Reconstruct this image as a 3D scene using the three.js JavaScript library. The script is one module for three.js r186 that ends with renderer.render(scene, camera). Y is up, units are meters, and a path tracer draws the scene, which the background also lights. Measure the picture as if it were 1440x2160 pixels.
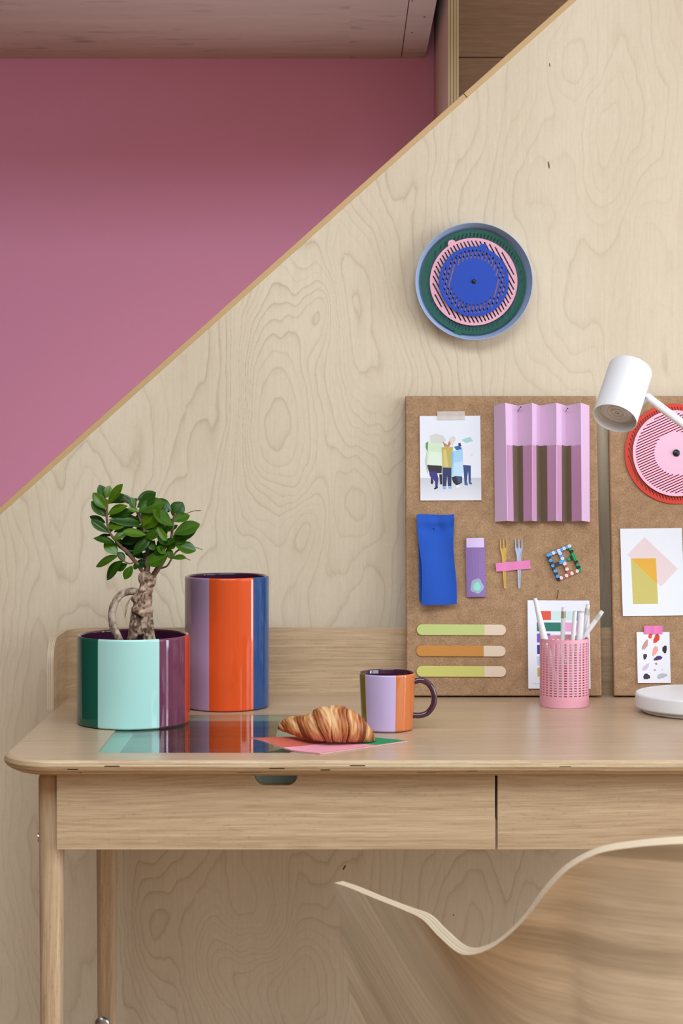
import * as THREE from 'three';
import { RoundedBoxGeometry } from 'three/addons/geometries/RoundedBoxGeometry.js';
import { mergeGeometries, mergeVertices, toCreasedNormals } from 'three/addons/utils/BufferGeometryUtils.js';
import { MarchingCubes } from 'three/addons/objects/MarchingCubes.js';
import { RectAreaLightUniformsLib } from 'three/addons/lights/RectAreaLightUniformsLib.js';

// ------------------------------------------------------------------ camera, light, exposure
const F = 3960, VX = 738, VY = 925, EYE = 1.16, DESK = 0.7376;
const scene = new THREE.Scene();
const camera = new THREE.PerspectiveCamera(2 * Math.atan(1080 / F) * 180 / Math.PI, 1440 / 2160, 0.1, 50);
camera.position.set(0, EYE, 0);
camera.setViewOffset(1440, 2160, 720 - VX, 1080 - VY, 1440, 2160);
camera.updateProjectionMatrix();
camera.focus = 2.85; camera.userData.fStop = 14;
scene.add(camera);
const renderer = new THREE.WebGLRenderer({ antialias: true });
renderer.setSize(1440, 2160);
renderer.toneMapping = THREE.LinearToneMapping;
renderer.toneMappingExposure = 1.2;
renderer.shadowMap.enabled = true;
scene.background = new THREE.Color(0.75, 0.85, 1.0);
RectAreaLightUniformsLib.init();
function areaLight(name, w, h, x, y, z, tx, ty, tz, color, intensity) {
  const l = new THREE.RectAreaLight(color, intensity, w, h);
  l.name = name; l.position.set(x, y, z); l.lookAt(tx, ty, tz); scene.add(l);
  return l;
}
// daylight in the wide and the narrow window of the right-hand wall and in the skylight over the room, plus an added light behind the stairs for the pink wall
const DAY = new THREE.Color(0.9, 1.0, 1.13);
areaLight('window_daylight', 2.4, 1.7, 3.04, 1.65, -0.4, 0, 1.65, -0.4, DAY, 3.4);
areaLight('skylight_daylight', 2.2, 1.6, -0.1, 2.66, -0.7, -0.1, 0, -0.7001, DAY, 4.7);
areaLight('narrow_window_daylight', 0.36, 1.9, 3.04, 1.05, -2.12, 0, 1.05, -2.12, DAY, 10);
areaLight('added_stair_light', 0.54, 1.02, -0.15, 0.71, -4.06, -0.15, 0.71, 0, DAY, 5.8);   // added light, unseen behind the stair panel, brightens the pink wall by bounce

// ------------------------------------------------------------------ helpers
function rng(seed) { let s = seed >>> 0; return () => { s = (s + 0x6D2B79F5) >>> 0; let t = s; t = Math.imul(t ^ (t >>> 15), t | 1); t ^= t + Math.imul(t ^ (t >>> 7), t | 61); return ((t ^ (t >>> 14)) >>> 0) / 4294967296; }; }
const S = (r, g, b) => new THREE.Color().setRGB(r / 255, g / 255, b / 255, THREE.SRGBColorSpace);
const V = (x, y, z) => new THREE.Vector3(x, y, z);
const at = (px, py, d) => V((px - VX) / F * d, EYE - (py - VY) / F * d, -d);       // a point at that distance
const onDesk = (px, py) => at(px, py, (EYE - DESK) * F / (py - VY));
const clamp = (x, a = 0, b = 1) => Math.min(b, Math.max(a, x));
const smooth = (a, b, x) => { const t = clamp((x - a) / (b - a)); return t * t * (3 - 2 * t); };
const lerp = (a, b, t) => a + (b - a) * t;
const PERM = new Uint8Array(512); { const r = rng(7), p = [...Array(256).keys()]; for (let i = 255; i > 0; i--) { const j = (r() * (i + 1)) | 0; [p[i], p[j]] = [p[j], p[i]]; } for (let i = 0; i < 512; i++) PERM[i] = p[i & 255]; }
const RV = new Float32Array(256); { const r = rng(11); for (let i = 0; i < 256; i++) RV[i] = r(); }
function n2(x, y, px = 65536, py = 65536, seed = 0) {              // value noise 0..1, repeating every px, py cells
  let xi = Math.floor(x), yi = Math.floor(y); const fx = x - xi, fy = y - yi;
  const u = fx * fx * (3 - 2 * fx), v = fy * fy * (3 - 2 * fy);
  xi = ((xi % px) + px) % px; yi = ((yi % py) + py) % py;
  const x1 = (xi + 1) % px, y1 = (yi + 1) % py;
  const h = (a, b) => RV[PERM[(PERM[(a + seed * 37) & 255] + b + (b >> 8) * 17 + (a >> 8) * 29) & 255]];
  const a = h(xi, yi), b = h(x1, yi), c = h(xi, y1), d = h(x1, y1);
  return a + (b - a) * u + (c - a) * v + (a - b - c + d) * u * v;
}
const fbm = (x, y, o = 4, seed = 0) => { let s = 0, a = 0.5, t = 0; for (let i = 0; i < o; i++) { s += a * n2(x, y, 65536, 65536, seed + i); t += a; a *= 0.5; x *= 2.03; y *= 2.03; } return s / t; };
function dataTexture(w, h, fn, srgb = true, repeat = true) {       // fn(x, y, out) with out in 0..255
  const d = new Uint8Array(w * h * 4), o = [0, 0, 0];
  for (let y = 0; y < h; y++) for (let x = 0; x < w; x++) { fn(x, y, o); const k = (y * w + x) * 4; d[k] = clamp(o[0], 0, 255); d[k + 1] = clamp(o[1], 0, 255); d[k + 2] = clamp(o[2], 0, 255); d[k + 3] = 255; }
  const t = new THREE.DataTexture(d, w, h, THREE.RGBAFormat);
  t.magFilter = THREE.LinearFilter; t.minFilter = THREE.LinearMipmapLinearFilter; t.generateMipmaps = true;
  if (srgb) t.colorSpace = THREE.SRGBColorSpace;
  if (repeat) t.wrapS = t.wrapT = THREE.RepeatWrapping;
  t.needsUpdate = true; return t;
}
function canvasTexture(w, h, draw) {
  const c = document.createElement('canvas'); c.width = w; c.height = h; draw(c.getContext('2d'), w, h);
  const t = new THREE.CanvasTexture(c); t.colorSpace = THREE.SRGBColorSpace; t.magFilter = THREE.LinearFilter; return t;
}
const std = (color, roughness = 0.6, extra = {}) => new THREE.MeshStandardMaterial({ color, roughness, ...extra });
const phys = (color, roughness = 0.5, extra = {}) => new THREE.MeshPhysicalMaterial({ color, roughness, ...extra });
const used = {};
function numbered(name) { const n = used[name] = (used[name] ?? -1) + 1; return n ? name + '_' + String(n).padStart(3, '0') : name; }
function tag(o, label, category, group, kind) { o.userData.label = label; o.userData.category = category; if (group) o.userData.group = group; if (kind) o.userData.kind = kind; return o; }
function thing(name, label, category, pos = V(0, 0, 0), group, kind) { const o = new THREE.Group(); o.name = numbered(name); o.position.copy(pos); scene.add(o); return tag(o, label, category, group, kind); }
function part(name, geo, mat, parent, label) { const m = new THREE.Mesh(geo, mat); m.name = name; parent.add(m); if (label) m.userData.label = label; return m; }
function solo(name, geo, mat, label, category, pos = V(0, 0, 0), group, kind) { const m = new THREE.Mesh(geo, mat); m.name = numbered(name); m.position.copy(pos); scene.add(m); return tag(m, label, category, group, kind); }
function merge(list) { return mergeGeometries(list.map(g => { const q = g.index ? g.toNonIndexed() : g.clone(); for (const k of Object.keys(q.attributes)) if (!['position', 'normal', 'uv'].includes(k)) q.deleteAttribute(k); if (!q.attributes.uv) q.setAttribute('uv', new THREE.BufferAttribute(new Float32Array(q.attributes.position.count * 2), 2)); return q; })); }
function uvBox(geo, turned = false, ou = 0, ov = 0) {              // uv in metres; grain along the longer run, or along y when turned
  const p = geo.attributes.position, n = geo.attributes.normal, uv = new Float32Array(p.count * 2);
  for (let i = 0; i < p.count; i++) {
    const ax = Math.abs(n.getX(i)), ay = Math.abs(n.getY(i)), az = Math.abs(n.getZ(i)); let u, v;
    if (ay > ax && ay > az) { u = p.getX(i); v = p.getZ(i); } else if (ax > az) { u = p.getZ(i); v = p.getY(i); } else { u = p.getX(i); v = p.getY(i); }
    uv[2 * i] = (turned ? v : u) + ou; uv[2 * i + 1] = (turned ? u : v) + ov;
  }
  geo.setAttribute('uv', new THREE.BufferAttribute(uv, 2)); return geo;
}
function box(w, h, d, x = 0, y = 0, z = 0, r = 0.0012) { const g = r ? new RoundedBoxGeometry(w, h, d, 2, Math.min(r, w / 2.01, h / 2.01, d / 2.01)) : new THREE.BoxGeometry(w, h, d); g.translate(x, y, z); return g; }
function rod(a, b, ra, rb = ra, seg = 16, open = false) { const d = b.clone().sub(a), g = new THREE.CylinderGeometry(rb, ra, d.length(), seg, 1, open); g.applyQuaternion(new THREE.Quaternion().setFromUnitVectors(V(0, 1, 0), d.clone().normalize())); const m = a.clone().add(b).multiplyScalar(0.5); g.translate(m.x, m.y, m.z); return g; }
const tube = (pts, r, seg = 40, rs = 10) => new THREE.TubeGeometry(new THREE.CatmullRomCurve3(pts), seg, r, rs, false);
const lathe = (pts, seg = 96) => new THREE.LatheGeometry(pts.map(p => new THREE.Vector2(p[0], p[1])), seg);
const extrude = (shape, depth, bevel = 0, curve = 16) => { const g = new THREE.ExtrudeGeometry(shape, { depth: Math.max(depth - 2 * bevel, 1e-5), bevelEnabled: bevel > 0, bevelSize: bevel, bevelThickness: bevel, bevelOffset: -bevel, bevelSegments: 2, curveSegments: curve }); g.translate(0, 0, bevel); return g; };
const poly = pts => { const s = new THREE.Shape(); pts.forEach((p, i) => i ? s.lineTo(p[0], p[1]) : s.moveTo(p[0], p[1])); s.closePath(); return s; };
function roundRect(w, h, r, cx = 0, cy = 0) { const s = new THREE.Shape(), x0 = cx - w / 2, x1 = cx + w / 2, y0 = cy - h / 2, y1 = cy + h / 2; s.moveTo(x0 + r, y0); s.lineTo(x1 - r, y0); s.absarc(x1 - r, y0 + r, r, -Math.PI / 2, 0); s.lineTo(x1, y1 - r); s.absarc(x1 - r, y1 - r, r, 0, Math.PI / 2); s.lineTo(x0 + r, y1); s.absarc(x0 + r, y1 - r, r, Math.PI / 2, Math.PI); s.lineTo(x0, y0 + r); s.absarc(x0 + r, y0 + r, r, Math.PI, 1.5 * Math.PI); return s; }
// a curved sheet of real thickness: f(u, v) -> Vector3 on its front, t thickness behind it; uvf(u, v) -> [u, v]
function sheet(nu, nv, f, t, uvf = (u, v) => [u, v], splitRim = false) {
  const pos = [], uv = [], idx = [];
  for (let j = 0; j <= nv; j++) for (let i = 0; i <= nu; i++) { const p = f(i / nu, j / nv); pos.push(p.x, p.y, p.z); uv.push(...uvf(i / nu, j / nv)); }
  const W = nu + 1; for (let j = 0; j < nv; j++) for (let i = 0; i < nu; i++) { const a = j * W + i; idx.push(a, a + 1, a + W + 1, a, a + W + 1, a + W); }
  const front = new THREE.BufferGeometry(); front.setAttribute('position', new THREE.Float32BufferAttribute(pos, 3)); front.setAttribute('uv', new THREE.Float32BufferAttribute(uv, 2)); front.setIndex(idx); front.computeVertexNormals();
  const back = front.clone(), n = front.attributes.normal, bp = back.attributes.position, bn = back.attributes.normal;
  for (let i = 0; i < n.count; i++) { const th = typeof t === 'function' ? t(i % W / nu, Math.floor(i / W) / nv) : t; bp.setXYZ(i, pos[3 * i] - n.getX(i) * th, pos[3 * i + 1] - n.getY(i) * th, pos[3 * i + 2] - n.getZ(i) * th); bn.setXYZ(i, -n.getX(i), -n.getY(i), -n.getZ(i)); }
  back.setIndex(idx.map((_, k) => idx[k - k % 3 + [0, 2, 1][k % 3]]));
  const ring = []; for (let i = 0; i <= nu; i++) ring.push(i); for (let j = 1; j <= nv; j++) ring.push(j * W + nu); for (let i = nu - 1; i >= 0; i--) ring.push(nv * W + i); for (let j = nv - 1; j >= 0; j--) ring.push(j * W);
  const rp = [], ru = []; let run = 0;
  for (let k = 0; k + 1 < ring.length; k++) {
    const a = ring[k], b = ring[k + 1], A = [pos[3 * a], pos[3 * a + 1], pos[3 * a + 2]], B = [pos[3 * b], pos[3 * b + 1], pos[3 * b + 2]], A2 = [bp.getX(a), bp.getY(a), bp.getZ(a)], B2 = [bp.getX(b), bp.getY(b), bp.getZ(b)];
    const L = Math.hypot(A[0] - B[0], A[1] - B[1], A[2] - B[2]);
    rp.push(...A, ...A2, ...B2, ...A, ...B2, ...B); ru.push(run, 1, run, 0, run + L, 0, run, 1, run + L, 0, run + L, 1); run += L;
  }
  let rim = new THREE.BufferGeometry(); rim.setAttribute('position', new THREE.Float32BufferAttribute(rp, 3)); rim.setAttribute('uv', new THREE.Float32BufferAttribute(ru, 2)); rim.computeVertexNormals(); rim = toCreasedNormals(rim, 0.6);
  return splitRim ? [merge([front, back]), rim] : merge([front, back, rim]);
}
function field(bones, k, res, lo, hi, wobble) {                     // smooth union of tapered capsules, meshed
  const mc = new MarchingCubes(res, new THREE.MeshBasicMaterial(), false, false, 400000), size = hi.clone().sub(lo), s = Math.max(size.x, size.y, size.z) / 2, c = lo.clone().add(hi).multiplyScalar(0.5), half = res / 2, p = V(0, 0, 0), ab = V(0, 0, 0), ap = V(0, 0, 0);
  for (let z = 0; z < res; z++) for (let y = 0; y < res; y++) for (let x = 0; x < res; x++) {
    p.set((x - half) / half * s + c.x, (y - half) / half * s + c.y, (z - half) / half * s + c.z);
    let d = 1e3;
    for (const [a, b, ra, rb] of bones) { ab.subVectors(b, a); ap.subVectors(p, a); const t = clamp(ap.dot(ab) / ab.lengthSq()); const q = ap.addScaledVector(ab, -t).length() - lerp(ra, rb, t); const h = clamp(0.5 + 0.5 * (d - q) / k); d = lerp(d, q, h) - k * h * (1 - h); }
    mc.field[x + y * res + z * res * res] = -(d + (wobble ? wobble(p) : 0)) * 100;
  }
  mc.isolation = 0; mc.update();
  let g = new THREE.BufferGeometry(); g.setAttribute('position', new THREE.BufferAttribute(new Float32Array(mc.positionArray.slice(0, mc.count * 3)), 3));
  g.scale(s, s, s); g.translate(c.x, c.y, c.z); g = mergeVertices(g, 1e-6); g.computeVertexNormals();
  return g;
}
function stripes(list) {                                            // list of [colour, share of the turn]: glaze colours round a pot
  const w = 1024, at_ = []; let a = 0; for (const [c, s] of list) { at_.push([a, c]); a += s; }
  return dataTexture(w, 4, (x, y, o) => { let c = at_[0][1]; for (const [b, q] of at_) if (x / w >= b) c = q; o[0] = c[0]; o[1] = c[1]; o[2] = c[2]; });
}

// ------------------------------------------------------------------ wood, cork and other surfaces
const GX = [], GY = []; { const r = rng(19); for (let i = 0; i < 256; i++) { const a = r() * 6.2832; GX.push(Math.cos(a)); GY.push(Math.sin(a)); } }
function g2n(x, y, seed = 0) {                                      // gradient noise, about -0.7..0.7
  const xi = Math.floor(x), yi = Math.floor(y), fx = x - xi, fy = y - yi, u = fx * fx * fx * (fx * (fx * 6 - 15) + 10), v = fy * fy * fy * (fy * (fy * 6 - 15) + 10);
  const h = (a, b, dx, dy) => { const k = PERM[(PERM[(a + seed * 37) & 255] + b) & 255]; return GX[k] * dx + GY[k] * dy; };
  const a = h(xi, yi, fx, fy), b = h(xi + 1, yi, fx - 1, fy), c = h(xi, yi + 1, fx, fy - 1), d = h(xi + 1, yi + 1, fx - 1, fy - 1);
  return a + (b - a) * u + (c - a) * v + (a - b - c + d) * u * v;
}
const birchTex = (() => {                                           // 1.44 x 2.0 m of rotary-cut birch; figure as long nested ovals
  const w = 1440, h = 2000, eyes = [[570, 865, 62, 190, 8], [676, 655, 26, 60, 3.4], [640, 1120, 40, 70, -3], [760, 1010, 50, 90, 3], [600, 2080, 70, 150, 7], [545, 1930, 60, 60, -4.5], [470, 2010, 40, 90, 4], [330, 1120, 60, 120, 2.5], [700, 520, 60, 140, -3.5], [780, 760, 55, 170, -3.5], [1120, 520, 90, 260, 2.2], [1290, 250, 70, 200, -2.5], [1180, 120, 40, 60, 2.4], [1330, 640, 60, 220, 2.5], [60, 1700, 60, 260, 3], [960, 1960, 60, 140, 3.5], [300, 1960, 50, 120, 3], [200, 1400, 60, 160, -2]];
  return dataTexture(w, h, (x, y, o) => {
    const u = x / 1000, v = y / 1000, X = 738 + (u - 0.677) / 0.000795, Y = 925 + (1.16 - v) / 0.000795;
    const wx = X + 26 * g2n(X / 150, Y / 320, 3) + 7 * g2n(X / 55, Y / 75, 5) + 2.2 * g2n(X / 18, Y / 30, 6), wy = Y + 30 * g2n(X / 90, Y / 240, 4) + 16 * g2n(X / 34, Y / 90, 8);
    let t = wx / 62 + 3.2 * g2n(wx / 190, wy / 560, 21) + 1.5 * g2n(wx / 80, wy / 260, 25) + 0.16 * g2n(wx / 24, wy / 60, 28);
    for (const e of eyes) { const dx = (wx - e[0]) / e[2], dy = (wy - e[1]) / e[3], q = dx * dx + dy * dy; if (q < 9) t += e[4] * Math.exp(-q * 0.5); }
    t *= 1.55; const k = Math.floor(t), s = t - k, str = 0.25 + 0.75 * RV[(k * 53 + 7) & 255];
    const nxt = 0.25 + 0.75 * RV[((k + 1) * 53 + 7) & 255], line = Math.exp(-s * 13) * (1 - Math.exp(-(1 - s) * 30)) + Math.exp(-(1 - s) * 26) * nxt / str + 0.13 * (1 - s) * smooth(0, 0.12, s);
    const low = smooth(1640, 1850, Y), zone = (0.42 + 0.75 * n2(X / 260, Y / 600, 65536, 65536, 40)) * (1 - 0.45 * smooth(900, 1150, X) * (1 - low));
    const fibre = n2(u * 420, v * 16, 65536, 65536, 31) - 0.5, fine = n2(u * 700, v * 90, 65536, 65536, 33) - 0.5, broad = g2n(u * 6, v * 1.4, 35), weave = n2(u * 260, v * 320, 65536, 65536, 44) - 0.5;
    const fleck = Math.max(0, n2(u * 240, v * 50, 65536, 65536, 37) - 0.86) * 1.3;
    const m = 1 - 0.15 * line * str * zone + 0.02 * fibre + 0.016 * fine + 0.012 * weave + 0.05 * broad - 0.10 * fleck * zone;
    o[0] = 225 * m; o[1] = 209 * Math.pow(m, 1.2); o[2] = 181 * Math.pow(m, 1.5);
  });
})();
birchTex.repeat.set(1 / 1.44, 1 / 2.0); birchTex.offset.set(0.47, 0.0);
function oakTexture(w, h, lu, lv, seed, base, con) {               // grain along u
  return dataTexture(w, h, (x, y, o) => {
    const u = x / w * lu, v = y / h * lv, P = (a, b, sd, wob = 0) => n2(u * a, v * b + wob, Math.round(lu * a), Math.round(lv * b), seed + sd);
    const wob = P(5, 10, 1) * 0.9;
    const bands = P(1.428572, 14, 2, wob) - 0.5, mid = P(1.428572, 90, 3, wob * 2) - 0.5, fine = P(4.285715, 400, 4, wob * 6) - 0.5, finer = P(30, 690, 7, wob * 6) - 0.5;
    const pore = smooth(0.68, 0.9, P(150, 690, 5, wob * 6)) * (0.3 + 0.7 * P(4.285714, 30, 6));
    const m = 1 + con * (0.05 * bands + 0.06 * mid + 0.10 * fine + 0.12 * finer - 0.055 * pore);
    o[0] = base[0] * m; o[1] = base[1] * Math.pow(m, 1.15); o[2] = base[2] * Math.pow(m, 1.35);
  });
}
const oakTex = oakTexture(2048, 1024, 1.4, 0.7, 50, [196, 168, 132], 1);
oakTex.repeat.set(1 / 1.4, 1 / 0.7);
const oakSoft = oakTexture(1024, 512, 1.4, 0.7, 70, [194, 168, 138], 0.75); oakSoft.repeat.set(1 / 1.4, 1 / 0.7);
const corkTex = (() => {
  const w = 1024, cells = 290, jx = [], jy = [], jv = [], r = rng(5); for (let i = 0; i < cells * cells; i++) { jx.push(r()); jy.push(r()); jv.push(r()); }
  return dataTexture(w, w, (x, y, o) => {
    const gx = x / w * cells, gy = y / w * cells, cx = Math.floor(gx), cy = Math.floor(gy); let d1 = 9, d2 = 9, id = 0;
    for (let b = -1; b <= 1; b++) for (let a = -1; a <= 1; a++) { const i = ((cy + b + cells) % cells) * cells + (cx + a + cells) % cells, dx = cx + a + jx[i] - gx, dy = cy + b + jy[i] - gy, d = dx * dx + dy * dy; if (d < d1) { d2 = d1; d1 = d; id = i; } else if (d < d2) d2 = d; }
    const edge = smooth(0.0, 0.25, Math.sqrt(d2) - Math.sqrt(d1)), q = jv[id];
    const m = 0.92 + 0.12 * q + (q > 0.94 ? 0.08 : 0) - (q < 0.05 ? 0.09 : 0) - 0.06 * (1 - edge) + 0.1 * (n2(gx / 9, gy / 9, 21, 21, 3) - 0.5);
    o[0] = 178 * m; o[1] = 142 * Math.pow(m, 1.1); o[2] = 106 * Math.pow(m, 1.2);
  });
})();
corkTex.repeat.set(1 / 0.32, 1 / 0.32);
const M = {
  birch: std(0xffffff, 0.6, { map: birchTex }),
  edging: std(S(205, 170, 118), 0.55),
  pink: std(S(236, 162, 200), 0.75),
  white: std(S(238, 236, 232), 0.9),
  oak: phys(0xffffff, 0.42, { map: oakTex }),
  oakTop: phys(0xffffff, 0.3, { map: oakSoft, specularIntensity: 0.9 }),
  cork: std(0xffffff, 0.95, { map: corkTex, bumpMap: corkTex, bumpScale: 0.0006 }),
  paper: std(S(240, 240, 242), 0.8),
  black: std(S(16, 15, 17), 0.4),
  steel: std(S(190, 190, 188), 0.3, { metalness: 1 }),
  pin: std(S(70, 62, 58), 0.4, { metalness: 0.7 }),
};

const plyEdge = dataTexture(64, 64, (x, y, o) => { const l = [0, 0.12, 0.02, 0.15, 0.0, 0.13, 0.03][Math.min(6, Math.floor(y / 64 * 7))], m = 1 - l + 0.04 * (n2(x / 3, y / 9) - 0.5); o[0] = 218 * m; o[1] = 196 * m; o[2] = 164 * m; });

// ------------------------------------------------------------------ the room
const WZ = -3.147, BZ = -4.1, LY = 1.99;                            // stair panel face, pink wall face, landing underside
const struct = (name, geo, mat, label, category) => solo(name, geo, mat, label, category, V(0, 0, 0), null, 'structure');
{
  const p0 = at(0, 1086, -WZ), p1 = at(1216, 0, -WZ), k = (p1.y - p0.y) / (p1.x - p0.x), yAt = x => p0.y + (x - p0.x) * k, xAt = y => p0.x + (y - p0.y) / k;
  const wall = thing('wall_stair', 'pale birch plywood panel closing the side of the stairs behind the desk', 'wall panel', V(0, 0, 0), null, 'structure');
  const g = extrude(poly([[xAt(0), 0], [3.1, 0], [3.1, 2.7], [xAt(2.7), 2.7]]), 0.018); g.translate(0, 0, WZ - 0.018);
  uvBox(g); part('panel', g, M.birch, wall);
  // solid edging along the sloping edge, in two lengths with a joint
  const nx = -k / Math.hypot(1, k), ny = 1 / Math.hypot(1, k), xj = at(985, 205, -WZ).x;
  for (const [xa, xb] of [[xAt(0), xj - 0.0004], [xj + 0.0004, xAt(2.69)]]) {
    const a = [xa, yAt(xa)], b = [xb, yAt(xb)], t = 0.0095;
    const e = extrude(poly([a, b, [b[0] + nx * t, b[1] + ny * t], [a[0] + nx * t, a[1] + ny * t]]), 0.019, 0.001); e.translate(0, 0, WZ - 0.0185);
    part('edge_strip', e, M.edging, wall, 'tan edging strip');
  }
  const s0 = at(697, 455, -WZ); part('screw', rod(V(s0.x, s0.y - 0.004, WZ - 0.008), V(s0.x - 0.002, s0.y + 0.004, WZ - 0.008), 0.002, 0.003, 10), M.pin, wall);
  const knotMat = std(S(120, 84, 52), 0.8);
  for (const [px, py, w, h, r] of [[1159, 137, 1.3, 4.5, 0.1], [1157, 348, 1.6, 8, 0.15], [956, 1930, 1.5, 1.5, 0], [726, 1830, 2, 6, -0.5]]) {
    const q = at(px, py, -WZ), kg = new THREE.SphereGeometry(1, 12, 8); kg.scale(w / 1258, h / 1258, 0.0004); kg.rotateZ(r); kg.translate(q.x, q.y, WZ); part('knot', kg, knotMat, wall);
  }
}
{ const q = poly([[-2.6, -0.05], [0.24, -0.05], [0.24, 2.75], [-2.6, 2.75]]); q.holes.push(poly([[-0.42, 0.2], [0.12, 0.2], [0.12, 1.22], [-0.42, 1.22]])); const g = extrude(q, 0.1); g.translate(0, 0, BZ - 0.1); struct('wall_back', g, M.pink, 'smooth dusty pink wall behind the stairs', 'wall'); }
{
  // wood-lined wall of the stairwell, right of the upright board
  const plankTex = oakTexture(1024, 512, 1.4, 0.7, 90, [208, 168, 134], 0.8); plankTex.repeat.set(1 / 1.4, 1 / 0.7);
  const pm = std(0xffffff, 0.7, { map: plankTex });
  const wall = thing('wall_stairwell', 'brown plank wall seen in the gap above the sloping panel', 'wall', V(0, 0, 0), null, 'structure');
  const yj = at(1000, 118, 4.05).y, ph = 0.19;
  for (let i = -7; i < 5; i++) part('plank', uvBox(box(2.89, ph - 0.002, 0.03, 0.205 + 1.445, yj + (i + 0.5) * ph, -4.08, 0.002), false, i * 0.37, i * 0.13), pm, wall);
  // upright plywood board at the end of the landing
  const xl = at(945, 100, 3.5).x, bm = std(S(196, 164, 146), 0.8), plyTex = canvasTexture(64, 64, (c, w, h) => { const cs = ['#d8bf92', '#b08f5e', '#e2cda4', '#a98a5c', '#d9c095', '#b89a68', '#e0cba0']; cs.forEach((q, i) => { c.fillStyle = q; c.fillRect(i * w / 7, 0, w / 7 + 1, h); }); });
  const post = thing('trim_1', 'upright plywood board with a layered pale edge beside the pink wall', 'board', V(0, 0, 0), null, 'structure');
  const pw = 0.0195; part('board', box(pw, 2.7, -BZ - 3.503, xl + pw / 2, 1.35, -(3.503 - BZ) / 2, 0), bm, post);
  const eg = new THREE.BoxGeometry(pw, 2.7, 0.003); eg.translate(xl + pw / 2, 1.35, -3.5015); part('layered_edge', eg, std(0xffffff, 0.6, { map: plyTex }), post, 'pale layered plywood edge');
  // underside of the landing
  const soffTex = dataTexture(1024, 512, (x, y, o) => { const u = x / 512, v = y / 512, m = 1 + 0.10 * (fbm(u * 5, v * 26, 4, 61) - 0.5) - 0.22 * smooth(0.62, 0.85, fbm(u * 14, v * 42, 3, 65)) * n2(u * 3, v * 4, 999, 999, 66); o[0] = 178 * m; o[1] = 154 * m; o[2] = 142 * m; });
  soffTex.repeat.set(0.5, 1);
  const sm = std(0xffffff, 0.75, { map: soffTex });
  const soff = thing('ceiling_landing', 'greyish plywood underside of the stair landing above the pink wall', 'ceiling', V(0, 0, 0), null, 'structure');
  const xe = at(897, 116, 4.1).x, xs = at(846, 116, 4.1).x, dz = 1.0;
  part('panel', uvBox(box(xs - 0.0008 + 2.5, 0.02, dz, (xs - 0.0008 - 2.5) / 2, LY + 0.01, BZ + dz / 2, 0.001)), sm, soff);
  part('panel', uvBox(box(xe - xs - 0.0008, 0.02, dz, (xe + xs + 0.0008) / 2, LY + 0.0105, BZ + dz / 2, 0.001), false, 0.4), sm, soff);
  part('core', box(xe + 2.5, 0.2, dz, (xe - 2.5) / 2, LY + 0.125, BZ + dz / 2, 0), std(S(70, 50, 42), 0.9), soff);
  for (const [px, py] of [[869, 2], [895, 36], [869, 69]]) { const d = (LY - EYE) * F / (VY - py), q = at(px, py, d); part('screw', rod(V(q.x, LY - 0.0006, q.z), V(q.x, LY + 0.002, q.z), 0.0018, 0.0018, 10), M.pin, soff); }
}
struct('floor', box(5.75, 0.1, 6.3, 0.275, -0.05, -1.1, 0), std(S(170, 134, 100), 0.6), 'warm wooden floor under the desk', 'floor');
{ const c = poly([[-2.55, -2.05], [3.15, -2.05], [3.15, 4.25], [-2.55, 4.25]]); c.holes.push(poly([[-1.2, -0.1], [1.0, -0.1], [1.0, 1.5], [-1.2, 1.5]])); const g = extrude(c, 0.1); g.rotateX(-Math.PI / 2); g.translate(0, 2.7, 0); struct('ceiling', g, M.white, 'white ceiling of the room with a skylight', 'ceiling'); }
struct('wall_left', box(0.1, 2.8, 6.3, -2.55, 1.35, -1.1, 0), std(S(78, 62, 50), 0.9), 'dark brown wall on the left side of the room', 'wall');
{
  const hole = (w, h, cx, cy) => roundRect(w, h, 0.001, cx, cy);
  const r = new THREE.Shape(); r.moveTo(-2.1, -0.05); r.lineTo(4.2, -0.05); r.lineTo(4.2, 2.75); r.lineTo(-2.1, 2.75); r.closePath(); r.holes.push(hole(2.4, 1.7, 0.4, 1.65), hole(0.36, 1.9, 2.12, 1.05));
  const g = extrude(r, 0.1); g.rotateY(Math.PI / 2); g.translate(3.1, 0, 0);       // shape x becomes -z
  struct('wall_right', g, M.white, 'white wall with two windows on the right side', 'wall');
  struct('wall_front', box(5.6, 2.8, 0.1, 0.3, 1.35, 2.05, 0), std(S(186, 164, 140), 0.9), 'beige wall of the room behind the camera', 'wall');
  const wf = (name, w, h, place) => { const t = thing(name, { window_1: 'wide white window in the right-hand wall', window_4: 'narrow tall white window in the right-hand wall', window_2: 'white framed skylight in the ceiling', window_3: 'added low white window hidden behind the stairs to brighten the pink wall' }[name], 'window', V(0, 0, 0), null, 'structure'); part('window_frame', merge([box(w, 0.05, 0.06, 0, h / 2 - 0.025, 0), box(w, 0.05, 0.06, 0, -h / 2 + 0.025, 0), box(0.05, h - 0.1, 0.06, -w / 2 + 0.025, 0, 0), box(0.05, h - 0.1, 0.06, w / 2 - 0.025, 0, 0), box(0.04, h - 0.1, 0.05, 0, 0, 0)]), M.white, t); place(t); };
  wf('window_1', 2.4, 1.7, t => { t.position.set(3.15, 1.65, -0.4); t.rotation.y = Math.PI / 2; });
  wf('window_4', 0.36, 1.9, t => { t.position.set(3.15, 1.05, -2.12); t.rotation.y = Math.PI / 2; });
  wf('window_2', 2.2, 1.6, t => { t.position.set(-0.1, 2.75, -0.7); t.rotation.x = Math.PI / 2; });
  wf('window_3', 0.54, 1.02, t => t.position.set(-0.15, 0.71, BZ - 0.05));  // added window, out of view, framing the extra light for the pink wall
}

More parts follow.
